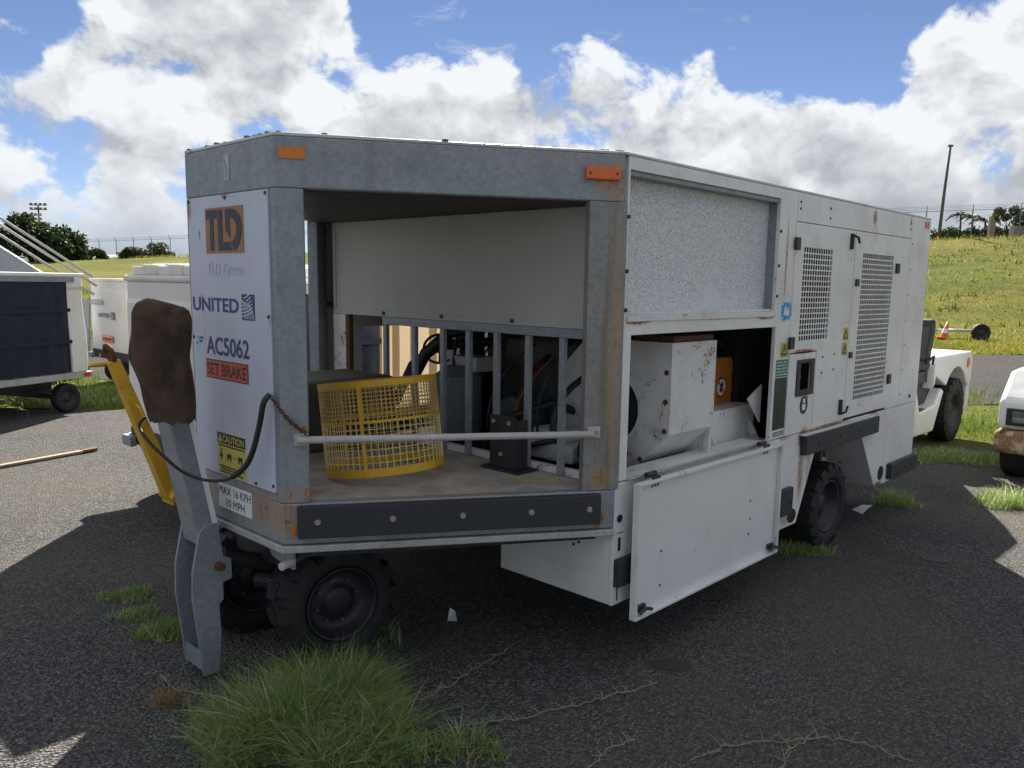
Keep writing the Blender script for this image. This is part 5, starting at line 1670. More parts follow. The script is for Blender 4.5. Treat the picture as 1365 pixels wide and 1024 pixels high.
    if tow == 'up':
        # yellow tow bar leaning up from the front axle
        a, b = V((-0.13, -0.145, 0.215)), V((-0.465, -0.145, 1.165))
        d = (b - a).normalized()
        n_ = V((d.z, 0, -d.x))
        mb = MB()
        hw = 0.045
        vs = []
        for p, k, h_ in ((a, 1.25, 0.05), (b, 0.80, 0.035)):
            for sy, sx in ((-1, -1), (1, -1), (1, 1), (-1, 1)):
                vs.append(p + V((0, sy * hw * k, 0)) + n_ * (sx * h_))
        mb.add(vs, BOXF)
        tb = mb.build('tow_bar', 'yellow', A, 0.006)
        bmx = bmesh.new(); bmx.from_mesh(tb.data); bmesh.ops.recalc_face_normals(bmx, faces=bmx.faces); bmx.to_mesh(tb.data); bmx.free()
        e = b + d * 0.05
        mb = MB(); mb.tube([e + V((0, 0.055 * math.cos(g), 0)) + d * (0.055 * math.sin(g)) for g in np.linspace(0, 2 * math.pi, 21)], 0.016, 8, caps=False); mb.build('tow_eye', 'rust', tb, smooth=True)
        mb = MB(); mb.tube([a + d * 0.70 + V((0, -0.05, 0)), a + d * 0.68 + V((0, -0.12, 0.0)), a + d * 0.56 + V((0, -0.125, 0)), a + d * 0.54 + V((0, -0.055, 0))], 0.009, 8); mb.build('grab_handle', 'yellow', tb, smooth=True)
        mb = MB(); mb.cyl(a + V((0, -0.12, 0)), a + V((0, 0.12, 0)), 0.045, n=14); mb.box((a.x - 0.03, a.y - 0.09, a.z - 0.06), (a.x + 0.16, a.y + 0.09, a.z + 0.05)); mb.build('tow_pivot', 'yellow', tb, 0.006)
    elif tow == 'out':
        mb = MB(); mb.tube([(0.1, 0, 0.36), (-0.9, 0, 0.34)], 0.03, 8); mb.build('tow_bar', 'yellow', A, smooth=True)
    return A


# third cart: right behind the end of the big cart, its nose 0.85 m along
baggage_cart((0.86, 3.655, 0), 0, 2.42, 1.73, 1.80, 'tall white baggage cart with a stepped lid and yellow tow bar raised', [(0.18, 1.14), (1.78, 2.24)], [(1.2, 2.2)], True, None, 'up')
# middle cart far behind
baggage_cart((3.2, 11.33, 0), 0, 2.4, 1.62, 1.68, 'distant white baggage cart lettered on its end wall', [(0.18, 2.2)], [(0.18, 2.2)], False, True, 'out')
# left cart seen side-on with navy curtains
ux = R_(25.7)
_u = V((math.cos(ux), math.sin(ux), 0)); _n = V((-_u.y, _u.x, 0))
_e = V((2.17, 9.18, 0)) + _n * 0.80 - _u * 2.62
baggage_cart(_e, ux, 2.62, 1.6, 1.74, 'low white baggage cart side-on with navy curtains at the left edge', [(1.02, 2.36)], [(0.3, 0.8), (1.4, 2.3)], False, None, 'out', 0.26)


# ------------------------------------------------------------------ grey belt loader behind the left cart
def build_loader():
    u, v0 = 12.6, None
    base = V((*uv2xy(12.6, -8.6), 0))
    A = empty('belt_loader', base, 0, 'grey sloped loader with three white handrails behind the navy curtained cart', 'belt loader', world=True)
    P = lambda v, z, du=0: V((*uv2xy(12.6 + du, v), z))
    zt = lambda v: 1.47 - 0.628 * (v + 7.08)         # top edge of the side panel
    for du, ve in ((0, -6.82),):
        mb = MB(); mb.prism([P(-11.2, zt(-11.2) - 1.0, du), P(ve - 0.05, 0.55, du), P(ve, zt(ve), du), P(-11.2, zt(-11.2), du)], FWD * 0.06); mb.build('side_panel', 'loader_grey', A, 0.01)
    zr = lambda v: 1.68 - 0.635 * (v + 6.72)
    for off, du in ((0.0, 0.03), (-0.14, 0.12), (-0.27, 0.03)):
        mb = MB(); mb.tube([P(-11.0, zr(-11.0) + off, du), P(-6.75, zr(-6.75) + off, du)], 0.021, 8); mb.build('handrail', 'rail', A, smooth=True)
    for v in (-10.4, -8.75):
        mb = MB(); mb.tube([P(v, zt(v) - 0.02, 0.03), P(v, zr(v), 0.03)], 0.012, 6); mb.build('rail_post', 'rail', A, smooth=True)
    mb = MB(); mb.obox(P(-9.9, 0.35, 0.02), RGT * 2.4, FWD * 0.85, V((0, 0, 0.35))); mb.build('chassis', 'loader_grey', A, 0.02)
    for v in (-9.6, -7.8):
        for du in (-0.02, 0.92):
            wheel(A, P(v, 0.28, du), -FWD if du < 0 else FWD, 0.28, 0.18, nbolt=5)


build_loader()


# ------------------------------------------------------------------ tow tractors
def tractor_seated():
    A = empty('tow_tractor', (7.9, 1.32, 0), 0, 'white tow tractor with a black seat behind the big cart', 'tow tractor', world=True)
    y0, y1 = 0.66, 1.98
    # rear body with wheel arch, extruded across
    def body(pts, ya, yb, name, mat, bev=0.02):
        mb = MB(); mb.prism([(x, ya, z) for x, z in pts], (0, yb - ya, 0)); return mb.build(name, mat, A, bev, seg=3)
    arch = [(8.42 + 0.47 * math.cos(a), 0.40 + 0.46 * math.sin(a)) for a in np.linspace(math.pi * 0.90, 0.10 * math.pi, 9)]
    body([(7.62, 0.66), (7.66, 0.80), *[(x, z) for x, z in arch if z > 0.6], (8.90, 0.60), (8.99, 0.66), (8.99, 0.92), (8.93, 1.01), (7.74, 1.01), (7.62, 0.90)], y0, y1, 'rear_body', 'white_clean', 0.03)
    body([(8.86, 0.33), (8.99, 0.33), (8.99, 0.655), (8.905, 0.655)], y0 + 0.01, y1 - 0.01, 'rear_bumper', 'white', 0.02)
    body([(5.2, 0.22), (7.72, 0.20), (7.99, 0.62), (7.90, 0.655), (7.72, 0.49), (7.23, 0.45), (7.08, 0.72), (5.2, 0.74)], y0 + 0.005, y1 - 0.005, 'lower_body', 'white_clean', 0.02)
    body([(5.25, 0.745), (7.03, 0.725), (6.97, 0.78), (6.42, 1.40), (6.20, 1.58), (5.35, 1.55), (5.25, 1.1)], y0 + 0.02, y1 - 0.02, 'cab_cowl', 'white_clean', 0.04)
    body([(7.10, 0.46), (7.9, 0.50), (7.9, 0.66), (7.66, 0.66), (7.66, 0.80), (7.10, 0.74)], y0 + 0.12, y1 - 0.12, 'footwell', 'blackmetal', 0.01)
    mb = MB(); mb.box((7.14, y0 + 0.02, 0.452), (7.70, y0 + 0.11, 0.47)); mb.build('step_plate', 'rust', A)
    # seat
    mb = MB(); mb.box((7.12, y0 + 0.06, 0.86), (7.66, y0 + 0.60, 0.98)); st = mb.build('seat', 'seat', A, 0.05, seg=3)
    mb = MB()
    bk = [(7.50, 0.96), (7.62, 0.95), (7.72, 1.30), (7.70, 1.40), (7.64, 1.41), (7.56, 1.32)]
    mb.prism([(x, y0 + 0.06, z) for x, z in bk], (0, 0.54, 0)); mb.build('backrest', 'seat', st, 0.06, seg=4)
    mb = MB(); mb.box((7.20, y0 + 0.08, 0.74), (7.62, y0 + 0.56, 0.858)); mb.build('seat_base', 'blackmetal', st)
    mb = MB(); mb.tube([(7.45, y0 + 0.05, 0.95), (7.62, y0 + 0.03, 1.02), (7.66, y0 + 0.05, 0.90)], 0.012, 8); mb.build('seat_belt', 'black', st, smooth=True)
    mb = MB(); mb.cyl((8.80, y0 - 0.002, 0.885), (8.80, y0 + 0.004, 0.885), 0.062, n=18); mb.build('orange_mark', 'orange_lens', A)
    mb = MB()
    c = V((6.86, 1.05, 1.16))
    mb.tube([c + V((0.06 * math.sin(g), 0.19 * math.cos(g), 0.17 * math.sin(g))) for g in np.linspace(0, 2 * math.pi, 25)], 0.014, 8, caps=False)
    sw = mb.build('steering_wheel', 'black', A, smooth=True)
    mb = MB(); mb.cyl(c, c + V((-0.12, 0, -0.2)), 0.03, n=10); mb.build('steering_column', 'black', sw)
    for x_, r_ in ((8.42, 0.365), (5.75, 0.33)):
        for y_, s_ in ((y0 + 0.10, -1), (y1 - 0.10, 1)):
            wheel(A, (x_, y_, r_), (0, s_, 0), r_, 0.22, nbolt=6, lug=18 if r_ > 0.34 else 0, rimr=0.55)
    mb = MB(); mb.box((6.3, y0 + 0.25, 0.28), (8.6, y1 - 0.25, 0.5)); mb.build('frame', 'blackmetal', A)


tractor_seated()


def tractor_right():
    A = empty('tow_tractor', (7.8, -0.95, 0), 0, 'white tow tractor with a peeling rusty front bumper at the right edge', 'tow tractor', world=True)
    ya, yb = -1.62, -0.17
    x0 = 6.58
    def slab(pts, y_a, y_b, name, mat, bev):
        mb = MB(); mb.prism([(x, y_a, z) for x, z in pts], (0, y_b - y_a, 0)); return mb.build(name, mat, A, bev, seg=3)
    slab([(x0, 0.262), (x0 + 0.30, 0.262), (x0 + 0.30, 0.475), (x0, 0.475)], ya, yb, 'front_bumper', M['peel'], 0.05)
    slab([(x0 + 0.04, 0.478), (9.0, 0.478), (9.0, 0.86), (7.9, 0.90), (7.8, 1.02), (6.95, 0.99), (x0 + 0.12, 0.80), (x0 + 0.045, 0.74)], ya + 0.02, yb - 0.01, 'body', 'white_clean', 0.05)
    F = Fr((x0 + 0.04, yb, 0), (0, -1, 0), (-1, 0, 0))
    for s0 in (0.085, 1.10):
        mb = MB(); F.box(mb, s0, s0 + 0.26, 0.520, 0.675, 0.0005, 0.022); hl = mb.build('headlight', 'black', A, 0.008)
        mb = MB(); F.box(mb, s0 + 0.05, s0 + 0.235, 0.545, 0.650, 0.0225, 0.030); mb.build('headlight_lens', 'glass', hl, 0.006)
        mb = MB(); F.box(mb, s0 + 0.06, s0 + 0.22, 0.555, 0.60, 0.0305, 0.033); mb.build('headlight_glint', 'chrome', hl)  # bright strip in front of the lens stands in for a highlight
    mb = MB(); mb.tube([(7.05, -0.30, 1.0), (7.05, -0.32, 1.045), (7.0, -0.44, 1.045), (6.98, -0.46, 0.995)], 0.011, 8); mb.tube([(7.0, -0.38, 0.995), (7.03, -0.38, 1.04)], 0.009, 6); mb.build('bonnet_catch', 'blackmetal', A, smooth=True)
    for x_ in (7.0, 8.5):
        for y_, s_ in ((ya + 0.14, -1), (yb - 0.14, 1)):
            wheel(A, (x_, y_, 0.30), (0, s_, 0), 0.30, 0.22, nbolt=6)
    mb = MB(); mb.box((6.9, ya + 0.3, 0.25), (8.7, yb - 0.3, 0.47)); mb.build('frame', 'blackmetal', A)
    mb = MB(); mb.box((7.95, -1.15, 0.91), (8.4, -0.6, 1.0)); mb.prism([(8.34, -1.15, 1.0), (8.44, -1.15, 1.0), (8.52, -1.15, 1.38), (8.44, -1.15, 1.38)], (0, 0.55, 0)); mb.build('seat', 'seat', A, 0.03)


def peel_mat():
    m, t, bs, P, O = new_mat('peeling_bumper_paint')
    n = t.noise(P, 9, 7, 0.68)
    n2 = t.noise(P, 40, 4, 0.7)
    c = t.mix(t.mapr(n, 0.42, 0.50), (0.52, 0.40, 0.27), t.mix(n2, (0.20, 0.10, 0.045), (0.34, 0.20, 0.10)))
    c = t.mix(t.mapr(n, 0.58, 0.62), c, (0.06, 0.035, 0.025))
    t.set(bs, 'Base Color', c)
    bs.inputs['Roughness'].default_value = 0.75
    bump(t, bs, n, 0.4, 0.01)
    return m


M['peel'] = peel_mat()
tractor_right()

# ------------------------------------------------------------------ litter, cone, far bits
def build_small():
    # traffic cone lying askew in the grass with a tow dolly and tyre
    p = V((*uv2xy(29.0, 14.75), 0)); p.z = terrain(p.x, p.y)
    A = empty('traffic_cone', p, 0.4, 'orange and white traffic cone leaning in the far grass', 'traffic cone')
    A.rotation_euler = (R_(12), R_(14), 0.4)
    A.scale = (0.85, 0.85, 0.85)
    mb = MB(); mb.box((-0.22, -0.22, 0), (0.22, 0.22, 0.035)); mb.build('cone_base', 'cone_orange', A, 0.01)
    prof = lambda z0, z1: [(z0, 0.17 - 0.13 * z0 / 0.75), (z1, 0.17 - 0.13 * z1 / 0.75)]
    for nm, a, b, m in (('cone_body', 0.036, 0.26, 'cone_orange'), ('white_collar', 0.26, 0.46, 'sticker_white'), ('cone_tip', 0.46, 0.78, 'cone_orange')):
        mb = MB(); mb.lathe((0, 0, 0), (0, 0, 1), prof(a, b) + ([(b, 0.001)] if b > 0.7 else []), 20); mb.build(nm, m, A, smooth=True)
    q = V((*uv2xy(29.3, 15.9), 0)); q.z = terrain(q.x, q.y)
    B = empty('tow_dolly', q, 0, 'small wheeled tow dolly lying in the sunlit grass beside the cone', 'dolly', world=True)
    wheel(B, q + V((0.35 * RGT.x, 0.35 * RGT.y, 0.24)), -FWD, 0.33, 0.16, rim='rim', nbolt=5)
    mb = MB(); mb.obox(q - RGT * 1.15 + V((0, 0, 0.26)), RGT * 1.35, FWD * 0.12, V((0, 0, 0.09))); mb.obox(q - RGT * 1.1 + FWD * 0.7 + V((0, 0, 0.26)), RGT * 1.2, FWD * 0.1, V((0, 0, 0.09))); mb.obox(q - RGT * 0.5 + FWD * 0.12 + V((0, 0, 0.262)), RGT * 0.1, FWD * 0.58, V((0, 0, 0.08))); mb.build('dolly_frame', 'rail', B, 0.01)
    # rusty lath on the gravel at the left
    a, b = V((0.10, 6.10, 0.012)), V((1.243, 6.395, 0.012))
    d = (b - a).normalized(); n = V((-d.y, d.x, 0))
    mb = MB(); mb.obox(a - d * 1.2, d * ((b - a).length + 1.2 - 0.14), n * 0.055, V((0, 0, 0.022))); o = mb.build('flat_bar', 'wood', None, 0.003)
    tag(o, 'rust-tipped pale flat bar lying on the sunlit gravel at the left', 'bar')
    mb = MB(); mb.obox(b - d * 0.139 - n * 0.008, d * 0.14, n * 0.07, V((0, 0, 0.026))); mb.build('rusty_tip', 'rust', o, 0.003)
    # scrap of white by the rear wheel
    mb = MB(); mb.add([(4.55, 0.20, 0.008), (4.60, 0.30, 0.014), (4.82, 0.30, 0.009), (4.86, 0.235, 0.012), (4.70, 0.215, 0.02)], [(0, 4, 3, 2, 1)]); o = mb.build('paper_scrap', 'paper', None)
    o.modifiers.new('solid', 'SOLIDIFY').thickness = 0.003
    tag(o, 'torn white scrap on the ground beside the rear wheel', 'litter')
    mb = MB(); mb.add([(1.0, 0.93, 0.006), (1.03, 0.89, 0.008), (1.07, 0.95, 0.03), (1.05, 0.97, 0.05)], [(0, 1, 2, 3)]); o = mb.build('paper_scrap', 'paper', None)
    o.modifiers.new('solid', 'SOLIDIFY').thickness = 0.002
    tag(o, 'small white scrap in the deep shade behind the front wheel', 'litter')
    # manhole-like dark stain patches: flat discs of old oil
    for k, (u, v, ru, rv) in enumerate(((3.46, 0.665, 0.055, 0.10), (5.0, 2.62, 0.08, 0.10))):
        x, y = uv2xy(u, v)
        mb = MB()
        ring = [(*uv2xy(u + ru * math.cos(a) * (1 + 0.15 * math.sin(3 * a)), v + rv * math.sin(a) * (1 + 0.12 * math.cos(2 * a))), 0.008) for a in np.linspace(0, 2 * math.pi, 26, endpoint=False)]
        mb.add(ring, [tuple(range(26))])
        o = mb.build('oil_stain', 'stain', None)
        tag(o, 'dark oil stain on the gravel surface', kind='structure')


build_small()


def vine(pts, label, leafy=0.35, seed=1):
    """dry runner creeping over the gravel, with short side stems"""
    r = random.Random(seed)
    A = None
    P = []
    for i in range(len(pts) - 1):
        a, b = np.array(pts[i]), np.array(pts[i + 1])
        for k in range(7):
            q = a + (b - a) * k / 7
            P.append(V((q[0] + r.uniform(-0.008, 0.008), q[1] + r.uniform(-0.008, 0.008), 0.012 + 0.012 * r.random())))
    mb = MB(); mb.tube(P, 0.0019, 5)
    for i in range(1, len(P) - 1):
        if r.random() < 0.75:
            d = V((r.uniform(-1, 1), r.uniform(-1, 1), r.uniform(0.1, 0.6))).normalized()
            l = r.uniform(0.02, 0.06)
            mb.tube([P[i], P[i] + d * l * 0.6 + V((0, 0, 0.004)), P[i] + d * l], [0.0018, 0.0014, 0.0006], 4)
    o = mb.build('dry_vine', 'dry_stem', None)
    tag(o, label, 'dry vine', 'dry runners on the gravel')
    return o


def gp(u, v): return uv2xy(u, v)


def px(x, y):
    """ground point by bearing and depth below the horizon, for the runners' paths"""
    d = cF + cR * ((x - 682.5 - 22.225) / 1080.655) - cU * ((y - 512 - 22.711) / 1080.655)
    t = -CAM.z / d.z
    return (CAM.x + d.x * t, CAM.y + d.y * t)


vine([px(560, 985), px(640, 970), px(700, 963), px(770, 945), px(830, 928), px(884, 914)], 'long dry runner reaching right from the grass tuft', seed=3)
vine([px(920, 1022), px(970, 998), px(1040, 994), px(1100, 988), px(1160, 1000), px(1225, 1024)], 'arched dry runner at the lower right of the gravel', seed=5)
vine([px(1040, 1030), px(1052, 1005), px(1080, 988)], 'short dry side runner joining the arched one', seed=8)
vine([px(780, 1030), px(815, 1002), px(850, 988)], 'short dry runner at the bottom edge of the gravel', seed=9)
vine([px(560, 940), px(600, 918), px(640, 892), px(690, 862)], 'thin dry runner behind the grass tuft', seed=11)
vine([px(215, 905), px(245, 935), px(262, 965), px(240, 1000)], 'curling dry runner left of the grass tuft', seed=13)

# ------------------------------------------------------------------ grass tufts
def tuft(center, ru, rv, n, h, label, mat='tuft', w=0.0045, lean=0.8, seg=3, name='grass_tuft'):
    a = rng.uniform(0, 2 * np.pi, n)
    r = np.sqrt(rng.uniform(0, 1, n))
    lump = 1 + 0.22 * np.sin(3 * a + 1.2) + 0.13 * np.sin(7 * a)
    u = ru * r * np.cos(a) * lump
    v = rv * r * np.sin(a) * lump
    P = np.stack([center[0] + FWD.x * u + RGT.x * v, center[1] + FWD.y * u + RGT.y * v], 1)
    hh = h * (1.05 - 0.55 * r ** 2) * (1 + 0.25 * np.sin(u * 17) * np.sin(v * 13))
    o = blades(name, P, hh, w, lean, mat, seg=seg)
    tag(o, label, 'grass tuft', 'grass tufts growing through the gravel')
    return o


c = px(420, 975)
tuft(c, 0.33, 0.36, 11500, 0.25, 'big bushy green grass tuft in the foreground before the front wheel', lean=1.1, w=0.0034)
c = px(610, 1005)
tuft(c, 0.10, 0.20, 420, 0.11, 'sparse grass tuft right of the big foreground tuft', lean=1.0)
tuft(px(172, 796), 0.11, 0.15, 700, 0.055, 'small flat green tuft left of the tow bar, farthest of three')
tuft(px(182, 822), 0.09, 0.12, 500, 0.055, 'small flat green tuft left of the tow bar, middle of three')
tuft(px(215, 846), 0.11, 0.12, 700, 0.075, 'yellowish tuft beside the foot of the tow bar, nearest of three')
tuft(px(228, 940), 0.06, 0.08, 220, 0.10, 'dry straw-coloured tuft left of the big foreground tuft', mat='leaf_dry', w=0.003, lean=1.1)
tuft(px(1193, 672), 0.16, 0.17, 500, 0.14, 'green tuft beside the rear corner bumper of the big cart', w=0.006)
tuft(px(1345, 672), 0.25, 0.28, 900, 0.15, 'yellowish sunlit tuft in front of the rusty tractor bumper', w=0.006)
tuft(px(1260, 612), 0.35, 0.75, 2600, 0.11, 'shaded grass tuft under the white tractor with the seat', w=0.008)
tuft(px(1062, 738), 0.08, 0.24, 900, 0.10, 'thin grass tuft behind the hanging hatch by the rear wheel', w=0.005)
tuft(px(500, 855), 0.1, 0.14, 260, 0.17, 'thin grass tuft standing beside the front wheel', w=0.004, lean=0.6)
tuft(px(60, 535), 0.5, 1.5, 2600, 0.13, 'grass tuft in the shade under the navy curtained cart', w=0.010)
tuft(px(165, 528), 0.55, 0.7, 2600, 0.16, 'shaded grass tuft between the two left baggage carts', w=0.010)


def pebbles():
    """loose stones on the surface, bigger ones near the camera"""
    n = 5200
    u = 1.9 + rng.uniform(0, 1, n) ** 1.5 * 8.0
    v = rng.uniform(-0.72, 0.72, n) * (u + 0.4)
    r = rng.uniform(0.0025, 0.0065, n) * (0.8 + 0.05 * u)
    base = np.array([(1, 0, 0), (0.3, 0.9, 0), (-0.8, 0.5, 0), (-0.7, -0.6, 0), (0.4, -0.9, 0), (0.1, 0.05, 0.8)])
    rots = rng.uniform(0, 2 * np.pi, n)
    vs = np.empty((n, 6, 3))
    for i in range(n):
        x, y = uv2xy(u[i], v[i])
        cth, sth = math.cos(rots[i]), math.sin(rots[i])
        b = base * (1 + rng.uniform(-0.25, 0.25, base.shape))
        vs[i, :, 0] = x + r[i] * (b[:, 0] * cth - b[:, 1] * sth)
        vs[i, :, 1] = y + r[i] * (b[:, 0] * sth + b[:, 1] * cth)
        vs[i, :, 2] = 0.003 + r[i] * b[:, 2]
    f = []
    for i in range(n):
        k = 6 * i
        f += [(k + a, k + (a + 1) % 5, k + 5) for a in range(5)]
    mb = MB(); mb.v = vs.reshape(-1, 3).tolist(); mb.f = f
    m, t, bs, P, O = new_mat('loose_stone')
    g = t.node('ShaderNodeNewGeometry')
    t.set(bs, 'Base Color', t.ramp(g.outputs['Random Per Island'], [(0, (0.06, 0.058, 0.055)), (0.8, (0.14, 0.13, 0.12)), (1, (0.30, 0.285, 0.26))]))
    bs.inputs['Roughness'].default_value = 0.9
    o = mb.build('loose_gravel', m, None)
    tag(o, 'loose stones scattered over the gravel lot', kind='stuff')


pebbles()

# ------------------------------------------------------------------ fence, poles, trees on the bank
def crest(t, s=0.0):
    p = PL + cl * t + cn * s
    return V((p.x, p.y, terrain(p.x, p.y)))


def build_fence():
    A = empty('chain_link_fence', crest(CLEN / 2), 0, 'long wire mesh security fence with barbed wire along the bank crest', 'fence', world=True)
    t = -45.0
    N = 0
    step = 3.4
    ts = np.arange(-45, CLEN + 30, step)
    for t in ts:
        b = crest(t); hh = 2.45
        mb = MB(); mb.tube([b - V((0, 0, 0.2)), b + V((0, 0, hh))], 0.045, 6)
        mb.tube([b + V((0, 0, hh)), b + V((0, 0, hh + 0.38)) + cn * 0.30], 0.03, 5)
        mb.build('fence_post', 'fence', A)
    def run(z, s, r, name, mat):
        mb = MB(); mb.tube([crest(t) + V((0, 0, z)) + cn * s for t in ts], r, 4); return mb.build(name, mat, A)
    run(2.42, 0.02, 0.028, 'top_rail', 'fence')
    for k in range(3): run(2.55 + 0.11 * k, 0.09 + 0.09 * k, 0.012, 'barbed_wire', 'fence')
    # woven mesh: thin crossing wires in one piece
    mb = MB()
    for i in range(len(ts) - 1):
        a, b = crest(ts[i]), crest(ts[i + 1])
        n = 8
        for k in range(-n, n):
            for sg in (1, -1):
                f0, f1 = k / n, (k + n) / n
                z0, z1 = 0.05, 2.38
                g0, g1 = max(0, f0), min(1, f1)
                p0 = a.lerp(b, g0) + V((0, 0, z0 + (z1 - z0) * (g0 - f0)))
                p1 = a.lerp(b, g1) + V((0, 0, z0 + (z1 - z0) * (g1 - f0)))
                if sg < 0:
                    p0 = a.lerp(b, 1 - g0) + V((0, 0, z0 + (z1 - z0) * (g0 - f0)))
                    p1 = a.lerp(b, 1 - g1) + V((0, 0, z0 + (z1 - z0) * (g1 - f0)))
                w = 0.005
                mb.add([p0 - V((0, 0, w)), p1 - V((0, 0, w)), p1 + V((0, 0, w)), p0 + V((0, 0, w))], [(0, 1, 2, 3)])
    mb.build('wire_mesh', 'fence', A, stuff=True)


build_fence()


def at(pxx, depth):
    """plan point by bearing (column of the photograph) and forward distance"""
    d = cF + cR * ((pxx - 704.7) / 1080.655) + cU * (0.17)
    return V((CAM.x + d.x * depth, CAM.y + d.y * depth, 0))


def foliage(name, base, blobs, n, leaf, mat, parent, seed=0):
    """leaf-sized faces spread through uneven clumps; blobs: (dx, dz, dy, radius)"""
    r = np.random.default_rng(seed)
    vol = np.array([b[3] ** 2 for b in blobs]); vol = vol / vol.sum()
    which = r.choice(len(blobs), n, p=vol)
    B = np.array(blobs)[which]
    d = r.normal(size=(n, 3)); d /= np.linalg.norm(d, axis=1)[:, None]
    rad = B[:, 3] * (0.55 + 0.45 * r.uniform(0, 1, n) ** 0.5) * (1 + 0.18 * r.normal(size=n))
    C = np.stack([B[:, 0] * RGT.x + B[:, 2] * FWD.x, B[:, 0] * RGT.y + B[:, 2] * FWD.y, B[:, 1]], 1) + d * rad[:, None] * np.array([1, 1, 0.85])
    C[:, 2] = np.maximum(C[:, 2], 0.02)
    a = r.normal(size=(n, 3)); a /= np.linalg.norm(a, axis=1)[:, None]
    b = np.cross(a, r.normal(size=(n, 3))); b /= np.linalg.norm(b, axis=1)[:, None]
    s = leaf * r.uniform(0.6, 1.3, n)[:, None]
    q = np.stack([C - a * s, C + b * s * 0.5, C + a * s, C - b * s * 0.5], 1) + np.array(base)
    me = bpy.data.meshes.new(name)
    me.vertices.add(4 * n); me.vertices.foreach_set('co', q.reshape(-1, 3).ravel())
    me.loops.add(4 * n); me.loops.foreach_set('vertex_index', np.arange(4 * n, dtype=np.int32))
    me.polygons.add(n); me.polygons.foreach_set('loop_start', np.arange(0, 4 * n, 4, dtype=np.int32)); me.polygons.foreach_set('loop_total', np.full(n, 4, dtype=np.int32))
    me.update(calc_edges=True)
    return link(name, me, mat, parent)


def tree(name, cat, label, pxx, depth, blobs, n, leaf, mat, trunk_h, trunk_r, seed, dz=0.0, group=None):
    b = at(pxx, depth); b.z = terrain(b.x, b.y) + dz
    A = empty(name, b, 0, label, cat, group, world=True)
    mb = MB()
    mb.tube([b - V((0, 0, 0.3)), b + V((0.1, 0, trunk_h * 0.5)), b + V((0, 0.1, trunk_h))], [trunk_r, trunk_r * 0.8, trunk_r * 0.55], 8)
    for k, (dx, dz_, dy, rr) in enumerate(blobs[:7]):
        q = b + RGT * dx + FWD * dy + V((0, 0, dz_))
        m_ = b + V((0, 0, trunk_h * 0.8))
        mb.tube([m_, m_.lerp(q, 0.5) + V((0, 0, 0.15 * rr)), q], [trunk_r * 0.4, trunk_r * 0.28, trunk_r * 0.12], 6)
    mb.build('trunk', 'bark', A, smooth=True)
    foliage('crown', b, blobs, n, leaf, mat, A, seed)
    return A


def rblobs(w, h, n, r0, r1, seed, z0=0.0):
    r = random.Random(seed)
    out = []
    for k in range(n):
        f = r.uniform(-1, 1)
        top = h * math.sqrt(max(0, 1 - (f * 0.92) ** 2))
        z = z0 + r.uniform(0.25, 1.0) * (top - z0 * 0.5)
        rr = r.uniform(r0, r1)
        out.append((f * w, max(rr * 0.5, z - rr * 0.5), r.uniform(-w * 0.5, w * 0.5), rr))
    return out


T1 = 'trees and bushes by the fence'
tree('broad_tree', 'tree', 'large dark spreading tree on the bank behind the loader handrails', 42, 104, rblobs(5.4, 5.0, 26, 1.0, 1.8, 2, 0.8), 9000, 0.34, 'leaf_dark', 2.4, 0.30, 2, group=T1)
tree('broad_tree', 'tree', 'dark tree at the left edge above the loader', -45, 106, rblobs(5.0, 5.6, 18, 1.2, 1.9, 4, 0.8), 5200, 0.36, 'leaf_dark', 2.4, 0.30, 4, group=T1)
tree('bush', 'bush', 'small round olive bush alone before the left fence', 128, 108, rblobs(1.25, 1.75, 9, 0.4, 0.7, 6), 1500, 0.19, 'leaf_bush', 0.7, 0.08, 6, group=T1)
tree('bush', 'bush', 'low dark bush at the left of the wide hedge clump', 183, 109, rblobs(1.7, 1.6, 9, 0.5, 0.8, 8), 1800, 0.20, 'leaf_bush', 0.7, 0.08, 8, group=T1)
tree('bush', 'bush', 'wide domed olive bush next to the white sign panel', 210, 110, rblobs(2.3, 2.4, 14, 0.6, 1.0, 9), 3000, 0.21, 'leaf_bush', 0.9, 0.10, 9, group=T1)
tree('bush', 'bush', 'dense dark bush behind the fence at the foot of the tall pole', 1262, 80, rblobs(1.9, 1.7, 12, 0.5, 0.8, 12), 2200, 0.18, 'leaf_dark', 0.6, 0.08, 12, group=T1)
tree('bush', 'bush', 'straggly dark bush behind the fence below the palms', 1302, 82, rblobs(2.3, 1.5, 12, 0.4, 0.75, 14), 2200, 0.18, 'leaf_dark', 0.6, 0.08, 14, group=T1)
tree('leafy_tree', 'tree', 'open branched green tree between pillar and grey wall', 1338, 76, [(-1.3, 2.0, 0, 0.42), (-0.7, 2.7, 0.3, 0.5), (-0.2, 2.2, 0, 0.4), (0.4, 2.8, -0.2, 0.5), (-1.0, 1.1, 0.2, 0.4), (-0.2, 0.7, 0, 0.5), (0.3, 0.4, 0, 0.5), (0.9, 2.2, 0, 0.4)], 1500, 0.16, 'leaf_bush', 1.5, 0.09, 16, group=T1)
tree('leafy_tree', 'tree', 'bright leafy tree at the right edge above the grey wall', 1372, 78, rblobs(1.7, 2.9, 14, 0.5, 0.8, 18, 0.9), 2400, 0.17, 'leaf_bush', 1.4, 0.10, 18, group=T1)
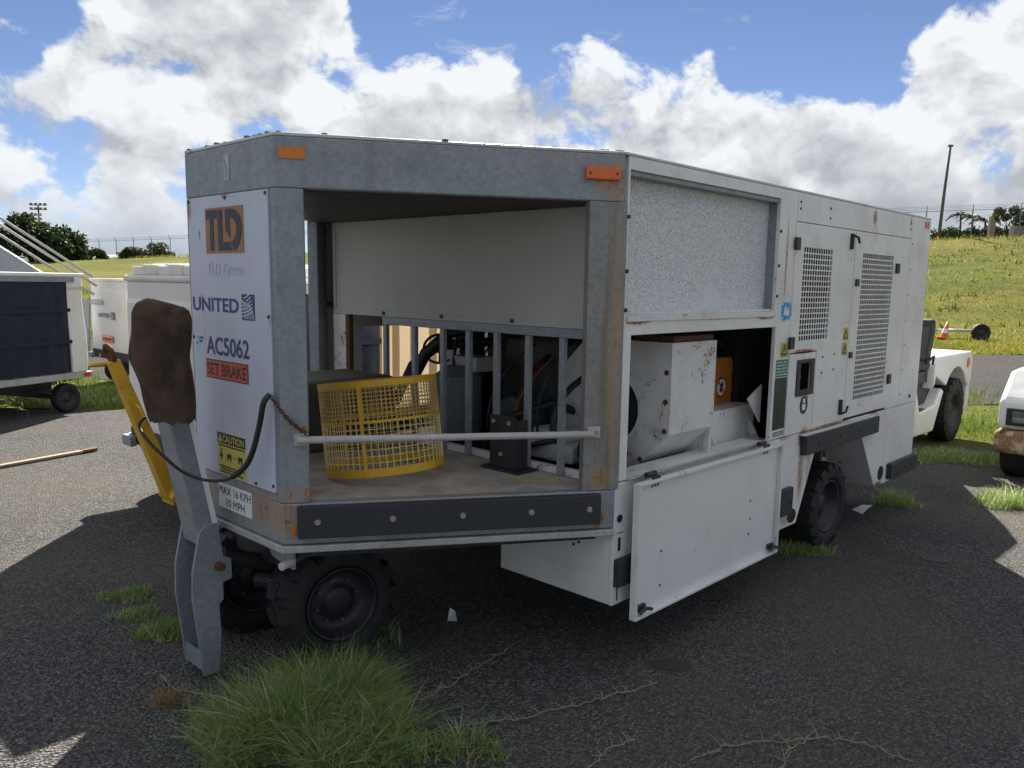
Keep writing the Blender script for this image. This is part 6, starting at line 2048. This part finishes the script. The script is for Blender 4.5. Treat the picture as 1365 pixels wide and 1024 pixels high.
for _i, (_px, _d, _h, _l, _s) in enumerate(((1276, 84, 2.9, 'leftmost palm behind the fence right of the tall pole', 1), (1292, 88, 2.7, 'middle palm with ragged fronds behind the fence', 2), (1309, 83, 2.2, 'shortest palm leaning beside the pinkish pillar', 3))):
    b = at(_px, _d); b.z = terrain(b.x, b.y)
    A = empty('palm_tree', b, 0, _l, 'palm tree', 'palms behind the fence', world=True)
    r = random.Random(_s)
    mb = MB(); mb.tube([b - V((0, 0, 0.2)), b + V((0.1, 0.05, _h * 0.5)), b + V((0.15, 0.1, _h))], [0.13, 0.10, 0.09], 8); mb.build('trunk', 'bark', A, smooth=True)
    top = b + V((0.15, 0.1, _h))
    for k in range(13):
        a = 2 * math.pi * k / 13 + r.uniform(-0.2, 0.2)
        d = V((math.cos(a), math.sin(a), 0)); e = r.uniform(0.1, 0.9); L_ = r.uniform(1.1, 1.6)
        pts = [top + d * (L_ * f) + V((0, 0, L_ * (e * f - (0.55 + 0.45 * e) * f * f))) for f in np.linspace(0, 1, 7)]
        mb = MB(); mb.tube(pts, [0.022, 0.02, 0.018, 0.015, 0.012, 0.008, 0.004], 4)
        sd_ = d.cross(V((0, 0, 1)))
        for j in range(1, 7):
            for sg in (-1, 1):
                for q_ in (0.0, 0.5):
                    p = pts[j - 1].lerp(pts[j], q_ + 0.3)
                    tip = p + sd_ * sg * (0.40 * (1 - 0.09 * j)) + d * 0.18 - V((0, 0, 0.20))
                    mb.add([p - d * 0.07, p + d * 0.07, tip], [(0, 1, 2)])
        mb.build('frond', 'leaf_dark', A)

b = at(1248, 68.5); b.z = terrain(b.x, b.y)
mb = MB(); mb.tube([b - V((0, 0, 0.5)), b + V((0, 0, 4)) + RGT * 0.15, b + V((0, 0, 7.85)) + RGT * 0.34], [0.14, 0.12, 0.095], 10)
o = mb.build('utility_pole', 'pole', None, smooth=True); tag(o, 'tall slightly leaning bare utility pole by the right fence', 'utility pole')
tp = b + V((0, 0, 7.7)) + RGT * 0.33
mb = MB(); mb.obox(tp - RGT * 0.16, RGT * 0.40, FWD * 0.1, V((0, 0, 0.16))); mb.build('pole_cap', 'pole', o)
b = at(1318, 71); b.z = terrain(b.x, b.y)
mb = MB(); mb.prism([b - RGT * 0.22, b + RGT * 0.24, b + RGT * 0.30 + V((0, 0, 1.75)), b - RGT * 0.06 + V((0, 0, 2.35)), b - RGT * 0.14 + V((0, 0, 2.2))], FWD * 0.4)
o = mb.build('ruined_pillar', 'pinkwall', None, 0.03); tag(o, 'pinkish tapering pillar standing behind the right fence', 'pillar')
b = at(1354, 72); b.z = terrain(b.x, b.y)
mb = MB(); mb.obox(b - RGT * 0.55, RGT * 6, FWD * 0.2, V((0, 0, 1.32)))
o = mb.build('grey_wall', 'fence', None, 0.02); tag(o, 'low grey panel wall at the right end of the bank', 'wall')
for k in range(5):
    mb = MB(); mb.obox(b - RGT * (0.5 - 1.1 * k) - FWD * 0.03, RGT * 0.06, FWD * 0.028, V((0, 0, 1.3))); mb.build('wall_batten', 'pole', o)
b = at(1346, 70); b.z = terrain(b.x, b.y)
mb = MB(); mb.obox(b - RGT * 0.18, RGT * 0.3, FWD * 0.3, V((0, 0, 1.38)))
o = mb.build('concrete_post', 'concrete', None, 0.03); tag(o, 'pale concrete post at the near end of the grey wall', 'post')
for _px, _d, _h, _l in ((49, 150, 9.0, 'shorter floodlight mast far behind the dark tree'), (56, 142, 10.2, 'taller floodlight mast far behind the dark tree')):
    b = at(_px, _d); b.z = terrain(b.x, b.y)
    A = empty('floodlight_mast', b, 0, _l, 'floodlight mast', 'far floodlight masts', world=True)
    mb = MB(); mb.tube([b - V((0, 0, 0.3)), b + V((0, 0, _h))], 0.14, 8); mb.build('mast', 'pole', A, smooth=True)
    for z_ in (0, -0.75):
        mb = MB(); mb.obox(b + V((0, 0, _h + z_)) - RGT * 1.5, RGT * 3.0, FWD * 0.12, V((0, 0, 0.12))); mb.build('crossarm', 'pole', A)
        for k in range(4):
            mb = MB(); mb.obox(b + V((0, 0, _h + z_ + 0.121)) + RGT * (-1.4 + 0.8 * k) - FWD * 0.2, RGT * 0.4, FWD * 0.3, V((0, 0, 0.3))); mb.build('lamp', 'fence', A)
# long pale sheds far behind the left fence
for _a, _b, _d, _h, _l in ((98, 168, 175, 1.9, 'long low pale shed far behind the left fence'), (176, 262, 190, 2.2, 'second low grey shed far behind the fence bushes')):
    p0, p1 = at(_a, _d), at(_b, _d)
    p0.z = p1.z = terrain(p0.x, p0.y)
    A = empty('shed', (p0 + p1) / 2, 0, _l, 'shed', 'far sheds', world=True)
    mb = MB(); mb.obox(p0 - V((0, 0, 0.5)), p1 - p0, FWD * 8, V((0, 0, _h + 0.5))); mb.build('wall', 'loader_grey', A)
    mb = MB(); mb.prism([p0 + V((0, 0, _h)) - FWD * 0.4, p0 + V((0, 0, _h)) + FWD * 8.4, p0 + V((0, 0, _h + 0.9)) + FWD * 4], p1 - p0); mb.build('roof', 'rail', A)
